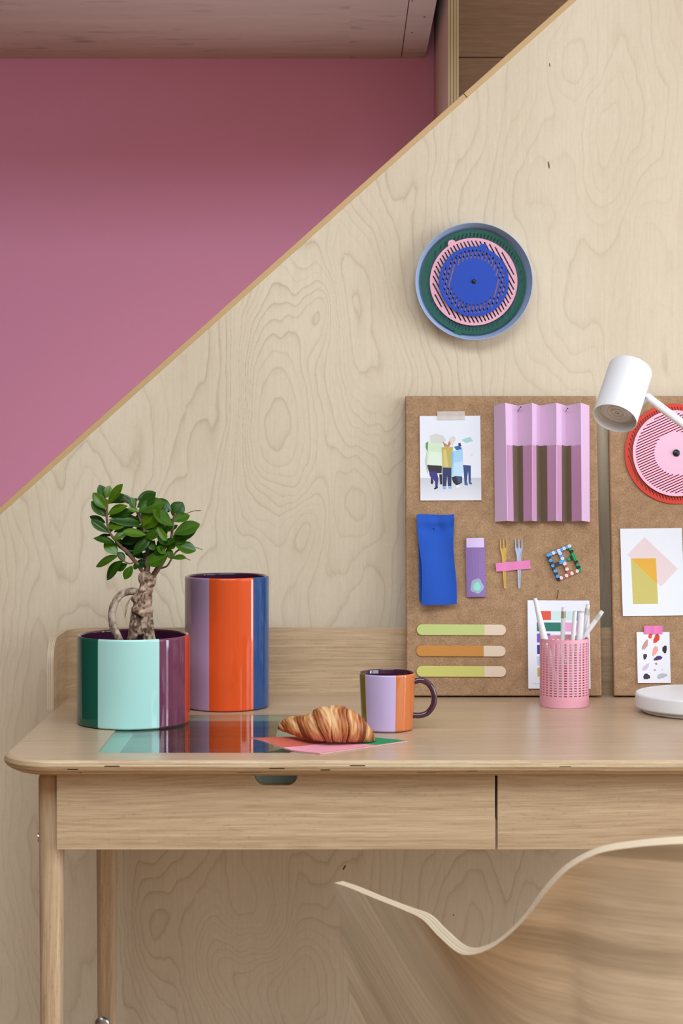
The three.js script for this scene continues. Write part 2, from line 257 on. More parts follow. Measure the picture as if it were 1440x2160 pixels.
// ------------------------------------------------------------------ desk
{
  const desk = thing('desk', 'oak veneer desk with two drawers, a glass inlay and a low rim at the back', 'desk');
  const x0 = -0.466, x1 = 0.854, z0 = -2.46, z1 = -3.112, H = 0.0216;
  const outline = (ins, n = 10) => {                                // plan, counter-clockwise seen from above
    const pts = [], cx0 = x0 + ins, cx1 = x1 - ins, zf = z0 - ins, zb = z1 + ins * 0.2, rf = 0.075 - ins * 0.5, rb = 0.012;
    const arc = (cx, cz, r, a0) => { for (let i = 0; i <= n; i++) { const a = a0 + i / n * Math.PI / 2; pts.push([cx + r * Math.cos(a), cz + r * Math.sin(a)]); } };
    arc(cx1 - rf, zf - rf, rf, 0); arc(cx0 + rf, zf - rf, rf, Math.PI / 2); arc(cx0 + rb, zb + rb, rb, Math.PI); arc(cx1 - rb, zb + rb, rb, 1.5 * Math.PI);
    return pts;                                                     // [x, z], z towards the camera is positive
  };
  const levels = [[-H, 0.014], [-H + 0.003, 0.0085], [-H + 0.007, 0.003], [-H + 0.012, 0.0004], [-0.0055, 0.0006], [-0.003, 0.0018], [-0.0012, 0.0038], [0, 0.0065]];
  const gl = { x0: onDesk(205, 1588).x, x1: onDesk(612, 1588).x, zf: onDesk(205, 1588).z, zb: onDesk(205, 1508).z };
  // top face with the opening for the glass
  const top = new THREE.Shape(outline(0.0065).map(p => new THREE.Vector2(p[0], -p[1])));
  top.holes.push(poly([[gl.x0, -gl.zf], [gl.x1, -gl.zf], [gl.x1, -gl.zb], [gl.x0, -gl.zb]]));
  const tg = new THREE.ShapeGeometry(top, 12); tg.rotateX(-Math.PI / 2); tg.scale(1, 1, 1);
  tg.translate(0, DESK, 0); const bs = new THREE.Shape(outline(0.014).map(p => new THREE.Vector2(p[0], p[1]))); bs.holes.push(poly([[gl.x0, gl.zf], [gl.x1, gl.zf], [gl.x1, gl.zb], [gl.x0, gl.zb]])); const bottom = new THREE.ShapeGeometry(bs, 12); bottom.rotateX(Math.PI / 2); bottom.translate(0, DESK - H, 0);
  // walls of the opening
  const gw = gl.x1 - gl.x0, gd = gl.zf - gl.zb, gcx = (gl.x0 + gl.x1) / 2, gcz = (gl.zf + gl.zb) / 2, hd = H - 0.0003;
  const holeWalls = [[gl.x0 - 0.0005, gcz, 0.001, gd], [gl.x1 + 0.0005, gcz, 0.001, gd], [gcx, gl.zf + 0.0005, gw, 0.001], [gcx, gl.zb - 0.0005, gw, 0.001]].map(([x, z, w, d]) => { const b = new THREE.BoxGeometry(w, hd, d); b.translate(x, DESK - 0.0003 - hd / 2, z); return b; });
  part('tabletop', uvBox(merge([tg, bottom, ...holeWalls])), M.oakTop, desk);
  const edgeTex = canvasTexture(2048, 64, (c, w, h) => {           // 1.5 m of edge: veneer layers with dark gaps
    const lay = ['#cbb08a', '#b79a72', '#d2ba95', '#b0926a', '#cdb28c', '#b3956c', '#c6aa83', '#a98b63'], hh = h / lay.length;
    lay.forEach((q, i) => { c.fillStyle = q; c.fillRect(0, i * hh, w, hh + 1); });
    const r = rng(3); for (let i = 0; i < 900; i++) { c.fillStyle = r() < 0.5 ? 'rgba(120,85,45,0.10)' : 'rgba(255,240,210,0.10)'; c.fillRect(r() * w, r() * h, 20 + r() * 120, 1 + r() * 3); }
    c.fillStyle = '#3a281a'; const gap = (px, py, len, th = 4) => c.fillRect((px) / 1610 / 1.5 * w, py / 30 * h, len / 1610 / 1.5 * w, th);
    gap(142, 15, 22); gap(220, 9, 32); gap(165, 22, 6); gap(568, 13, 32); gap(676, 16, 20); gap(738, 8, 32); gap(500, 22, 50, 2); gap(985, 19, 20, 2); gap(1180, 10, 24, 2); gap(880, 23, 40, 2);
  });
  const em = phys(0xffffff, 0.45, { map: edgeTex }), ep = [], eu = [], ei = [], nP = outline(0).length;
  levels.forEach(([dy, ins], j) => { const o = outline(ins); for (let i = 0; i <= nP; i++) { const p = o[i % nP]; ep.push(p[0], DESK + dy, p[1]); const zside = p[1] > z0 - 0.07; eu.push((zside ? (p[0] + 0.4584) : (p[0] + 0.4584 - (z0 - p[1]))) / 1.5, 1 - (-dy / H)); } });
  for (let j = 0; j + 1 < levels.length; j++) for (let i = 0; i < nP; i++) { const a = j * (nP + 1) + i, b = a + 1, c = a + nP + 1, d = c + 1; ei.push(a, d, b, a, c, d); }
  edgeTex.wrapS = THREE.RepeatWrapping;
  const eg = new THREE.BufferGeometry(); eg.setAttribute('position', new THREE.Float32BufferAttribute(ep, 3)); eg.setAttribute('uv', new THREE.Float32BufferAttribute(eu, 2)); eg.setIndex(ei); eg.computeVertexNormals();
  part('tabletop_edge', eg, em, desk, 'rounded plywood edge with thin layers and small dark gaps');
  // glass inlay over a shallow tray with a pale rim
  const glass = phys(S(232, 244, 240), 0, { transmission: 1, thickness: 0, ior: 1.52 });
  const gg = new THREE.BoxGeometry(gw - 0.002, 0.004, gd - 0.002); gg.translate(gcx, DESK - 0.0021, gcz); part('glass_inlay', gg, glass, desk, 'clear glass pane let into the desktop');
  const rw = 0.026, ry = DESK - 0.0058, rimS = poly([[-gw / 2, -gd / 2], [gw / 2, -gd / 2], [gw / 2, gd / 2], [-gw / 2, gd / 2]]); rimS.holes.push(poly([[-gw / 2 + rw, -gd / 2 + 0.008], [gw / 2 - rw, -gd / 2 + 0.008], [gw / 2 - rw, gd / 2 - rw], [-gw / 2 + rw, gd / 2 - rw]]));
  const rg = extrude(rimS, 0.0012); rg.rotateX(-Math.PI / 2); rg.translate(gcx, ry, gcz); part('glass_rim', rg, std(S(206, 214, 198), 0.5), desk, 'pale rim under the glass');
  // rim round the back, bent from one strip
  const sx0 = x0 + 0.0045, sx1 = x1 - 0.0045, szb = -3.1, szf = -2.922, R = 0.05, path = [];
  path.push([sx0, szf]); for (let i = 1; i <= 8; i++) path.push([sx0, szf + (szb + R - szf) * i / 8]); for (let i = 1; i <= 8; i++) { const a = Math.PI - i / 8 * Math.PI / 2; path.push([sx0 + R + R * Math.cos(a), szb + R - R * Math.sin(a)]); }
  for (let i = 1; i <= 20; i++) path.push([sx0 + R + (sx1 - R - sx0 - R) * i / 20, szb]); for (let i = 1; i <= 8; i++) { const a = Math.PI / 2 - i / 8 * Math.PI / 2; path.push([sx1 - R + R * Math.cos(a), szb + R - R * Math.sin(a)]); }
  for (let i = 1; i <= 8; i++) path.push([sx1, szb + R + (szf - szb - R) * i / 8]);
  const acc = [0]; for (let i = 1; i < path.length; i++) acc.push(acc[i - 1] + Math.hypot(path[i][0] - path[i - 1][0], path[i][1] - path[i - 1][1]));
  const T = acc[acc.length - 1], SH = 0.8476 - DESK;
  const dense = []; for (let i = 0; i <= 12; i++) dense.push(0.04 * (1 - Math.cos(i / 12 * Math.PI / 2))); // finer near the rounded ends
  const ss = [...dense, ...acc.filter(a => a > 0.045 && a < T - 0.045), ...dense.map(a => T - a).reverse()];
  const pt = s => { let i = 1; while (i < path.length - 1 && acc[i] < s) i++; const t = clamp((s - acc[i - 1]) / (acc[i] - acc[i - 1])); return [lerp(path[i - 1][0], path[i][0], t), lerp(path[i - 1][1], path[i][1], t)]; };
  const hAt = s => { const e = Math.min(s, T - s), r = 0.04; return e < r ? SH - r + Math.sqrt(Math.max(0, r * r - (r - e) * (r - e))) : SH; };
  const [rimBoard, rimEdge] = sheet(ss.length - 1, 6, (u, v) => { const s = ss[Math.round(u * (ss.length - 1))], p = pt(s); return V(p[0], DESK + hAt(s) * v, p[1]); }, 0.0096, (u, v) => [ss[Math.round(u * (ss.length - 1))], v * 0.12], true);
  part('back_rim', rimBoard, M.oak, desk, 'low bent oak rim round the back of the desktop');
  part('back_rim_edge', rimEdge, std(0xffffff, 0.5, { map: plyEdge }), desk, 'pale layered edge of the back rim');
  // frame
  const under = DESK - H - 0.0004, lr = 0.012;
  const legG = (w, d, h) => { const g = new RoundedBoxGeometry(w, h, d, 4, lr); const p = g.attributes.position; for (let i = 0; i < p.count; i++) { const k = (p.getY(i) / h + 0.5), s = lerp(0.72, 1, smooth(0, 1, k)); p.setX(i, p.getX(i) * s); p.setZ(i, p.getZ(i) * s); } g.computeVertexNormals(); return g; };
  const lt = oakTex.clone(); lt.needsUpdate = true; const legMat = phys(0xffffff, 0.45, { map: lt });
  for (const [x, z, w] of [[-0.4007, -2.524, 0.0335], [0.789, -2.524, 0.0335], [-0.392, -3.03, 0.036], [0.78, -3.03, 0.036]]) { const g = legG(w, 0.037, under); g.translate(x, under / 2, z); const lg = part('leg', uvBox(g, true, x), legMat, desk);
    if (x < 0) { const s = -1, bx = x - w / 2 * 0.985; part('bolt', rod(V(bx - 0.0018, 0.624, z), V(bx + 0.004, 0.624, z), 0.006, 0.006, 18), M.steel, lg); } }
  { const c = at(217, 2156, 3.0); const g = new THREE.SphereGeometry(0.0125, 20, 12); g.scale(1, 1, 0.5); g.translate(c.x, c.y, -2.99); part('bolt', g, M.steel, desk, 'domed metal bolt cap'); part('side_rail', uvBox(box(0.018, 0.045, 0.44, c.x, c.y - 0.04, -2.776, 0.003)), M.oak, desk); }
  part('side_panel', uvBox(box(0.018, 0.09, 0.46, -0.392, under - 0.046, -2.78, 0.002)), M.oak, desk); part('side_panel', uvBox(box(0.018, 0.09, 0.46, 0.78, under - 0.046, -2.78, 0.002)), M.oak, desk);
  part('back_panel', uvBox(box(1.13, 0.09, 0.016, 0.194, under - 0.046, -3.03, 0.002)), M.oak, desk);
  // drawers
  const dzf = -2.492, dth = 0.018, yb = EYE - (1792.5 - VY) / F * -dzf, yt = DESK - H - 0.0022, nx = 0.0285;
  const drawer = (xa, xb) => {
    const cx = (xa + xb) / 2, s = new THREE.Shape(); s.moveTo(xa, yb); s.lineTo(xb, yb); s.lineTo(xb, yt); s.lineTo(cx + nx, yt);
    s.absarc(cx + nx - 0.0135, yt - 0.0005, 0.0135, 0, -Math.PI / 2, true); s.lineTo(cx - nx + 0.0135, yt - 0.014); s.absarc(cx - nx + 0.0135, yt - 0.0005, 0.0135, -Math.PI / 2, -Math.PI, true); s.lineTo(xa, yt); s.closePath();
    const g = extrude(s, dth, 0.0008); g.translate(0, 0, dzf - dth);
    const d = part('drawer', uvBox(g, false, xa * 0.7, 0.21 + xa * 0.3), M.oak, desk);
    const w = xb - xa - 0.03, bh = 0.06; part('drawer_box', merge([box(w, 0.006, 0.4, cx, yb + 0.012, dzf - dth - 0.2), box(0.01, bh, 0.4, cx - w / 2, yb + 0.008 + bh / 2, dzf - dth - 0.2), box(0.01, bh, 0.4, cx + w / 2, yb + 0.008 + bh / 2, dzf - dth - 0.2), box(w, bh, 0.01, cx, yb + 0.008 + bh / 2, dzf - dth - 0.395)]), std(S(150, 140, 122), 0.5), d);
  };
  const X = px => (px - VX) / F * -dzf;
  drawer(X(119), X(1043.3)); drawer(X(1048.7), X(1048.7) + X(1043.3) - X(119));
}

// ------------------------------------------------------------------ striped pots, vase and mug
const glaze = (map, r = 0.06) => phys(0xffffff, r, { map });
const plumGlaze = phys(S(66, 30, 52), 0.08, { clearcoat: 0.6, clearcoatRoughness: 0.03 });
// u of a lathe runs from +z towards +x: where a stripe seen at pixel offset q (of the radius) begins
const turnOf = q => (Math.asin(clamp(q, -0.999, 0.999)) / (2 * Math.PI) + 1) % 1;
function stripedSkin(stops) {                                      // stops: [share of the turn, colour], sorted
  return dataTexture(2048, 4, (x, y, o) => { const u = (x + 0.5) / 2048; let c = stops[stops.length - 1][1]; for (const [s, q] of stops) if (u >= s) c = q; o[0] = c[0]; o[1] = c[1]; o[2] = c[2]; });
}
function pot(name, label, category, base, R, H, stops) {
  const t = thing(name, label, category, base), e = 0.0035, wall = 0.006;
  const out = [[R - 0.004, 0], [R - 0.0012, 0.0008], [R, 0.003], [R, H - e], [R - 0.0006, H - e * 0.4], [R - 0.002, H]];
  part('body', lathe(out, 128), glaze(stripedSkin(stops)), t);
  const inn = [[R - 0.002, H], [R - wall + 0.001, H - 0.0006], [R - wall, H - 0.003], [R - wall, 0.009], [R - wall - 0.004, 0.006], [0.0005, 0.006]];
  part('lining', lathe(inn, 128), plumGlaze, t, 'dark plum glazed inside');
  part('foot', lathe([[0.0005, 0.0002], [R - 0.004, 0.0002], [R - 0.004, 0.0012]], 96), std(S(190, 178, 164), 0.7), t);
  return t;
}
const C = { green: [20, 92, 74], mint: [176, 224, 214], plum: [112, 56, 80], red: [186, 52, 34], lilac: [176, 150, 182], orange: [222, 84, 34], blue: [38, 76, 128], olive: [128, 112, 24], lav: [200, 178, 216], rust: [208, 118, 62], navy: [24, 56, 88] };
const potBase = V((281.5 - VX) / F * 2.797, DESK + 0.0005, -2.797);
pot('plant_pot', 'round glazed plant pot striped green, mint and plum holding the small tree', 'plant pot', potBase, 0.0837, 0.1305,
  [[0, C.mint], [turnOf((346 - 281.5) / 118.5), C.plum], [turnOf((393 - 281.5) / 118.5), C.red], [0.33, C.orange], [0.5, C.lilac], [0.65, C.navy], [turnOf((168 - 281.5) / 118.5), C.green], [turnOf((220 - 281.5) / 118.5), C.mint]].sort((a, b) => a[0] - b[0]));
pot('vase', 'tall glazed cylinder vase striped lilac, orange and blue beside the plant pot', 'vase', V((478.5 - VX) / F * 2.96, DESK + 0.0005, -2.96), 0.0664, 0.206,
  [[0, C.orange], [turnOf((538 - 479) / 88.5), C.blue], [0.3, C.plum], [0.5, C.mint], [turnOf(-0.995), C.lilac], [turnOf((448 - 479) / 88.5), C.orange]].sort((a, b) => a[0] - b[0]));
{
  const base = V((816.5 - VX) / F * 2.726, DESK + 0.0005, -2.726), t = thing('mug', 'striped olive, lavender and rust mug with a plum handle behind the croissant', 'mug', base);
  const H = 0.0825, rb = 0.0372, rt = 0.0412, wall = 0.0032;
  const stops = [[0, C.lav], [turnOf((833 - 816.5) / 57), C.rust], [0.27, C.plum], [0.5, C.mint], [turnOf(-0.97), C.olive], [turnOf((771 - 816.5) / 57), C.lav]].sort((a, b) => a[0] - b[0]);
  part('body', lathe([[rb - 0.005, 0], [rb - 0.0015, 0.0008], [rb, 0.0035], [lerp(rb, rt, 0.5), H / 2], [rt - 0.0004, H - 0.003], [rt - 0.0005, H - 0.001], [rt - 0.0014, H]], 96), glaze(stripedSkin(stops)), t);
  part('lining', lathe([[rt - 0.0014, H], [rt - wall, H - 0.0012], [rt - wall - 0.0005, H - 0.008], [rb - wall, 0.008], [rb - wall - 0.004, 0.005], [0.0005, 0.005]], 96), plumGlaze, t, 'dark plum glazed inside');
  part('foot', lathe([[0.0005, 0.0002], [rb - 0.005, 0.0002], [rb - 0.005, 0.0012]], 64), std(S(190, 178, 164), 0.7), t);
  const hp = [[0.0385, 0.0695], [0.049, 0.0715], [0.060, 0.066], [0.0672, 0.053], [0.067, 0.037], [0.0585, 0.0245], [0.048, 0.0205], [0.0368, 0.0205]].map(p => V(p[0], p[1], 0.004));
  const hg = new THREE.TubeGeometry(new THREE.CatmullRomCurve3(hp), 60, 0.0043, 16); part('handle', hg, plumGlaze, t, 'plum loop handle');
}

// ------------------------------------------------------------------ small tree in the pot
{
  const Z0 = 2.797, zp = (zx, zy, dz = 0) => at(180 + zx / 5.76, 1010 + zy / 5.76, Z0 - dz).sub(potBase);   // dz towards the viewer
  const t = thing('bonsai_tree', 'small glossy-leaved ginseng fig with a thick twisted trunk growing in the striped pot', 'plant', potBase);
  const U = Z0 / F / 5.76, B = (x0, y0, z0, x1, y1, z1, r0, r1) => [zp(x0, y0, z0), zp(x1, y1, z1), r0 * U, r1 * U];
  const bones = [
    B(735, 1200, 0, 745, 1330, 0, 82, 74), B(745, 1330, 0, 700, 1480, 0.002, 78, 104), B(700, 1480, 0.002, 680, 1600, 0.003, 108, 100),
    B(650, 1600, 0.004, 600, 1800, 0.004, 84, 68), B(600, 1800, 0.004, 550, 2020, 0.004, 66, 50), B(690, 1640, 0.006, 660, 1860, 0.006, 56, 40), B(735, 1560, 0, 765, 1800, 0, 62, 56), B(765, 1800, 0, 740, 2030, 0, 58, 50),
    B(600, 1585, 0.013, 690, 1655, 0.016, 42, 30), B(685, 1340, 0.009, 590, 1460, 0.009, 30, 36), B(825, 1215, 0.002, 825, 1265, 0.002, 42, 34), B(800, 1560, 0.004, 812, 1840, 0.003, 18, 14), B(805, 1850, 0, 850, 2010, 0, 26, 24),
    B(690, 1180, 0.004, 690, 1230, 0.004, 40, 40), B(720, 1420, 0.012, 735, 1520, 0.010, 40, 44),
  ];
  const vnoise = p => (fbm((p.x + 0.4) * 260, (p.y + p.z * 0.7) * 150, 3, 12) - 0.5) * 0.0016 + (n2((p.x - p.z) * 800, p.y * 420, 9999, 9999, 15) - 0.5) * 0.0009;
  const paint = (g, dark, mid, light, sc) => { const p = g.attributes.position, c = new Float32Array(p.count * 3), a = new THREE.Color(); for (let i = 0; i < p.count; i++) { const q = fbm(p.getX(i) * sc + p.getZ(i) * sc * 0.8, p.getY(i) * sc * 0.6, 4, 18), w = clamp((q - 0.5) * 3.2 + 0.5); a.copy(dark).lerp(w < 0.5 ? mid : light, w < 0.5 ? w * 2 : 1); if (w < 0.5) a.copy(dark).lerp(mid, w * 2); else a.copy(mid).lerp(light, w * 2 - 1); c.set([a.r, a.g, a.b], 3 * i); } g.setAttribute('color', new THREE.BufferAttribute(c, 3)); return g; };
  const bark = std(0xffffff, 0.85, { vertexColors: true });
  part('trunk', paint(field(bones, 0.0032, 88, zp(430, 2060, -0.03), zp(930, 1080, 0.035), vnoise), S(82, 62, 48), S(140, 114, 92), S(186, 160, 134), 420), bark, t);
  const arc = [[640, 1375, 0], [560, 1365, 0.002], [470, 1385, 0.004], [395, 1445, 0.005], [340, 1550, 0.006], [318, 1660, 0.006], [335, 1780, 0.005], [385, 1900, 0.004], [450, 2030, 0.002]].map(p => zp(...p));
  { const g = tube(arc, 46 * U, 60, 18), p = g.attributes.position, n = g.attributes.normal; for (let i = 0; i < p.count; i++) { const q = (fbm(p.getX(i) * 150, p.getY(i) * 150, 3, 9) - 0.5) * 0.002; p.setXYZ(i, p.getX(i) + n.getX(i) * q, p.getY(i) + n.getY(i) * q, p.getZ(i) + n.getZ(i) * q); } g.computeVertexNormals(); part('aerial_root', paint(g, S(120, 100, 84), S(168, 146, 124), S(196, 176, 154), 260), bark, t, 'smooth pale root arching down to the left'); }
  const fine = std(S(132, 92, 62), 0.9);
  for (const pts of [[[560, 1430, 0.01], [515, 1530, 0.012], [490, 1660, 0.01]], [[550, 1450, 0.01], [495, 1540, 0.009], [480, 1690, 0.008]], [[800, 1360, 0.008], [795, 1480, 0.009], [800, 1560, 0.006]], [[570, 1560, 0.012], [550, 1640, 0.012], [545, 1700, 0.01]]]) part('rootlet', tube(pts.map(p => zp(...p)), 3.2 * U, 16, 5), fine, t);
  // branches
  const brM = std(S(112, 84, 66), 0.8), br = (r, ...pts) => part('branch', tube(pts.map(p => zp(...p)), r * U, 30, 8), brM, t);
  br(24, [720, 1170, 0], [650, 1060, 0.004], [575, 970, 0.006], [500, 880, 0.008], [450, 840, 0.008]); br(15, [450, 840, 0.008], [350, 730, 0.01], [290, 640, 0.01], [262, 500, 0.008], [262, 330, 0.006], [265, 250, 0.006]);
  br(32, [745, 1160, 0], [745, 1040, 0], [760, 900, -0.004], [765, 760, -0.002]); br(16, [765, 780, -0.002], [700, 590, 0.006], [640, 430, 0.006], [590, 340, 0.004], [480, 250, 0.002]); br(12, [760, 800, 0], [640, 560, -0.01], [560, 490, -0.01]);
  br(34, [815, 1190, 0], [880, 1090, 0.002], [940, 990, 0.004], [985, 900, 0.004]); br(17, [985, 900, 0.004], [1020, 790, 0.004], [1050, 680, 0.004], [1060, 520, 0.002], [1100, 420, 0]); br(12, [900, 1090, 0], [990, 1060, 0.004], [1040, 985, 0.006], [1110, 880, 0.004], [1190, 845, 0.002]);
  br(14, [770, 1120, 0], [790, 1000, -0.01], [880, 800, -0.014], [920, 620, -0.014]); br(5, [1220, 428, 0], [1310, 392, 0], [1400, 385, 0]); br(4, [1300, 832, 0], [1370, 842, 0], [1420, 862, 0]); br(4, [1170, 962, 0.004], [1230, 972, 0.004], [1280, 990, 0.004]); br(8, [520, 560, 0], [575, 610, 0.002], [650, 700, 0]); br(9, [620, 1000, 0.004], [540, 1030, 0.01], [470, 1000, 0.012], [400, 930, 0.012]);
  // leaves: [base, tip, width share, bend, depth]; from the photograph's sprays
  const rr = rng(42);
  const leafGeo = [[0.10, 0.16], [0.22, 0.20], [-0.06, 0.26], [0.16, 0.10]].map(([bend, fold]) => {
    const nu = 6, nv = 10, pos = [], idx = [], uv = [];
    for (let j = 0; j <= nv; j++) { const v = j / nv, w = 0.5 * Math.pow(Math.sin(Math.PI * Math.pow(v, 0.95) * 0.985 + 0.02), 0.78) * (0.66 + 0.52 * v) * (1 - 0.25 * smooth(0.88, 1, v)); for (let i = 0; i <= nu; i++) { const s = i / nu * 2 - 1; pos.push(s * w, v, -bend * v * v * 1.3 + fold * Math.abs(s) * w - 0.12 * s * s * w); uv.push(i / nu, v); } }
    for (let j = 0; j < nv; j++) for (let i = 0; i < nu; i++) { const a = j * (nu + 1) + i; idx.push(a, a + 1, a + nu + 2, a, a + nu + 2, a + nu + 1); }
    const g = new THREE.BufferGeometry(); g.setAttribute('position', new THREE.Float32BufferAttribute(pos, 3)); g.setAttribute('uv', new THREE.Float32BufferAttribute(uv, 2)); g.setIndex(idx); g.computeVertexNormals(); return g;
  });
  const leafTex = dataTexture(64, 128, (x, y, o) => { const u = (x / 63) * 2 - 1, v = y / 127, rib = Math.exp(-u * u * 600 * (0.4 + v)), vein = Math.pow(0.5 + 0.5 * Math.cos((v * 13 - Math.abs(u) * 3) * 6.28), 12) * 0.05, m = 0.95 + 0.32 * rib + vein; o[0] = 205 * m; o[1] = 205 * m; o[2] = 180 * m; });
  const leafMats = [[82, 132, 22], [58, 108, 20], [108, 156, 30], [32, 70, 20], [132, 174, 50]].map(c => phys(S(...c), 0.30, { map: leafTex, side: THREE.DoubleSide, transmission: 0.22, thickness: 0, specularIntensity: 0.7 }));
  function leaf(bx, by, tx, ty, wd = 0.5, dep = 0, tone = -1, up = null) {
    const a = zp(bx, by, dep), b = zp(tx, ty, dep + (rr() - 0.4) * 0.014), d = b.clone().sub(a), L = d.length() * 1.14; d.normalize();
    const n = V((rr() - 0.5) * 0.7, 0.45 + rr() * 0.5, 0.55 + rr() * 0.5); if (up !== null) n.set(up, 0.5, 0.8); n.addScaledVector(d, -n.dot(d)).normalize(); const x = new THREE.Vector3().crossVectors(d, n);
    const m = new THREE.Mesh(leafGeo[(rr() * 4) | 0], leafMats[tone >= 0 ? tone : (rr() * 3) | 0]); m.name = 'leaf'; m.position.copy(a); m.quaternion.setFromRotationMatrix(new THREE.Matrix4().makeBasis(x, d, n)); m.scale.set(L * wd * 1.34, L, L); t.add(m);
  }
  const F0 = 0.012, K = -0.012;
  for (const q of [
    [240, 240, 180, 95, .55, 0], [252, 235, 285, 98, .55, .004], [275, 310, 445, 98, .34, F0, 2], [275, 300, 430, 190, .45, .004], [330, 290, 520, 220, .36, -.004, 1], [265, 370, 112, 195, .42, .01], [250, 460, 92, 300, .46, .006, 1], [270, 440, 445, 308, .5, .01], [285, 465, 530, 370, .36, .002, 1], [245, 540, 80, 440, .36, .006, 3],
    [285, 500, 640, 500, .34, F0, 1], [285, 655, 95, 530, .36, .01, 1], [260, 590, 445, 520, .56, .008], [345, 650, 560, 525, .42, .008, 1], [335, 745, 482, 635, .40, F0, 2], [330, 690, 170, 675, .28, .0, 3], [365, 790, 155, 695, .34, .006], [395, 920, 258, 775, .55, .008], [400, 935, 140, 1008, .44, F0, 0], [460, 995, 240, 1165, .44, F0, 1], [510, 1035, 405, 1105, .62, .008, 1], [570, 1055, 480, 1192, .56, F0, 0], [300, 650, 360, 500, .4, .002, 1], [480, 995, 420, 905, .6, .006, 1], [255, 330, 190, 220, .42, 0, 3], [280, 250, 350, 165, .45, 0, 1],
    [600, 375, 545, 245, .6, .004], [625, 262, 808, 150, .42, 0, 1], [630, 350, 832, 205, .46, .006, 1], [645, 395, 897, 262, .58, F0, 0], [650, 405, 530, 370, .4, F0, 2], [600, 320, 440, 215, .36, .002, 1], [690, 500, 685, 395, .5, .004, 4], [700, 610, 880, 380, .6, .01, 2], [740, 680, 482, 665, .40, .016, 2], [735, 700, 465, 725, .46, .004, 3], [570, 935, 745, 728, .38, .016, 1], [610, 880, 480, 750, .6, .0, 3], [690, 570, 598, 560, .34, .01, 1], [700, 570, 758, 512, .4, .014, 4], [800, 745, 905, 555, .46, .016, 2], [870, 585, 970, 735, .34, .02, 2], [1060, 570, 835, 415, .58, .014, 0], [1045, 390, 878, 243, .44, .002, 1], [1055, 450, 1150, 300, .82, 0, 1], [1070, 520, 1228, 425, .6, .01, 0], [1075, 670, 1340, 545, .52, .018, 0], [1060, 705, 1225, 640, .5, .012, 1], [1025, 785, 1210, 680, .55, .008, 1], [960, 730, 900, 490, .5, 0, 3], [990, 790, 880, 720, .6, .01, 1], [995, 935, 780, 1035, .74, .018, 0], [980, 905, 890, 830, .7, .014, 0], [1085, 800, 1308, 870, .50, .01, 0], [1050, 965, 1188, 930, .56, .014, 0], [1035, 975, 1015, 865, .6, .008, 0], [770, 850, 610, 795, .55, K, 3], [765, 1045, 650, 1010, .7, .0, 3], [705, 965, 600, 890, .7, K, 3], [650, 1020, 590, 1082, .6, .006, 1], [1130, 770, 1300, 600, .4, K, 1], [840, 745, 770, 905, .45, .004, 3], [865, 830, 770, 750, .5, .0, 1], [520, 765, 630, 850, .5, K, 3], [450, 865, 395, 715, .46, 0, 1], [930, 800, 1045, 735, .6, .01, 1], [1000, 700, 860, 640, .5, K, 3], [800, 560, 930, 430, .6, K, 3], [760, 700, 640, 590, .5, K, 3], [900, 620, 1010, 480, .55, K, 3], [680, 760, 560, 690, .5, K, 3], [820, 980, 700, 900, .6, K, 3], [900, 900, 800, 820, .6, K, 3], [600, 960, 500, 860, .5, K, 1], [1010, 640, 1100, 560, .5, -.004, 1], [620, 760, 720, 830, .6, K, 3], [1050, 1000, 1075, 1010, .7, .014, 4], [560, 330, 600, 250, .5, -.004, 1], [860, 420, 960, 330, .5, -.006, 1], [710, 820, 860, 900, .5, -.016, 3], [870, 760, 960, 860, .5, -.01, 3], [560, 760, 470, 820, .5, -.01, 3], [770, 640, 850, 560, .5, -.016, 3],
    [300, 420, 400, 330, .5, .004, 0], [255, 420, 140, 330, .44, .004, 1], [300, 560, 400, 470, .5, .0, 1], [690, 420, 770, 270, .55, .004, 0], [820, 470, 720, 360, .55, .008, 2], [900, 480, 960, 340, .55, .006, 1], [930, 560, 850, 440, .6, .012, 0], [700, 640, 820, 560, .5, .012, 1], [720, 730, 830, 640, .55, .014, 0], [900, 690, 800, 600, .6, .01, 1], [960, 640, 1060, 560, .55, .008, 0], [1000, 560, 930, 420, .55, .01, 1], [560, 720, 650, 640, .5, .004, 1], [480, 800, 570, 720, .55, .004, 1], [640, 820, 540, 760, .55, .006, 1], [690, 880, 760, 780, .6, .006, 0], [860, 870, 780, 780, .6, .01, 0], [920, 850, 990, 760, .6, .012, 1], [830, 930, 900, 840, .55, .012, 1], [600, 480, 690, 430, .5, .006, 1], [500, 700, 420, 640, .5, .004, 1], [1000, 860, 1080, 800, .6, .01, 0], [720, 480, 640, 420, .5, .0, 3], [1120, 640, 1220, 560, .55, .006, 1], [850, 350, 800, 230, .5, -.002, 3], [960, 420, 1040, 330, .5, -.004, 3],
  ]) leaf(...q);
  const soil = lathe([[0.0005, 0.0065], [0.074, 0.0085], [0.0755, 0.1], [0.07, 0.104], [0.0005, 0.107]], 48); { const p = soil.attributes.position; for (let i = 0; i < p.count; i++) if (p.getY(i) > 0.09) p.setY(i, p.getY(i) + (n2(p.getX(i) * 200, p.getZ(i) * 200) - 0.5) * 0.004); soil.computeVertexNormals(); }
  part('soil', soil, std(S(66, 50, 40), 1), t, 'dark potting soil');
}

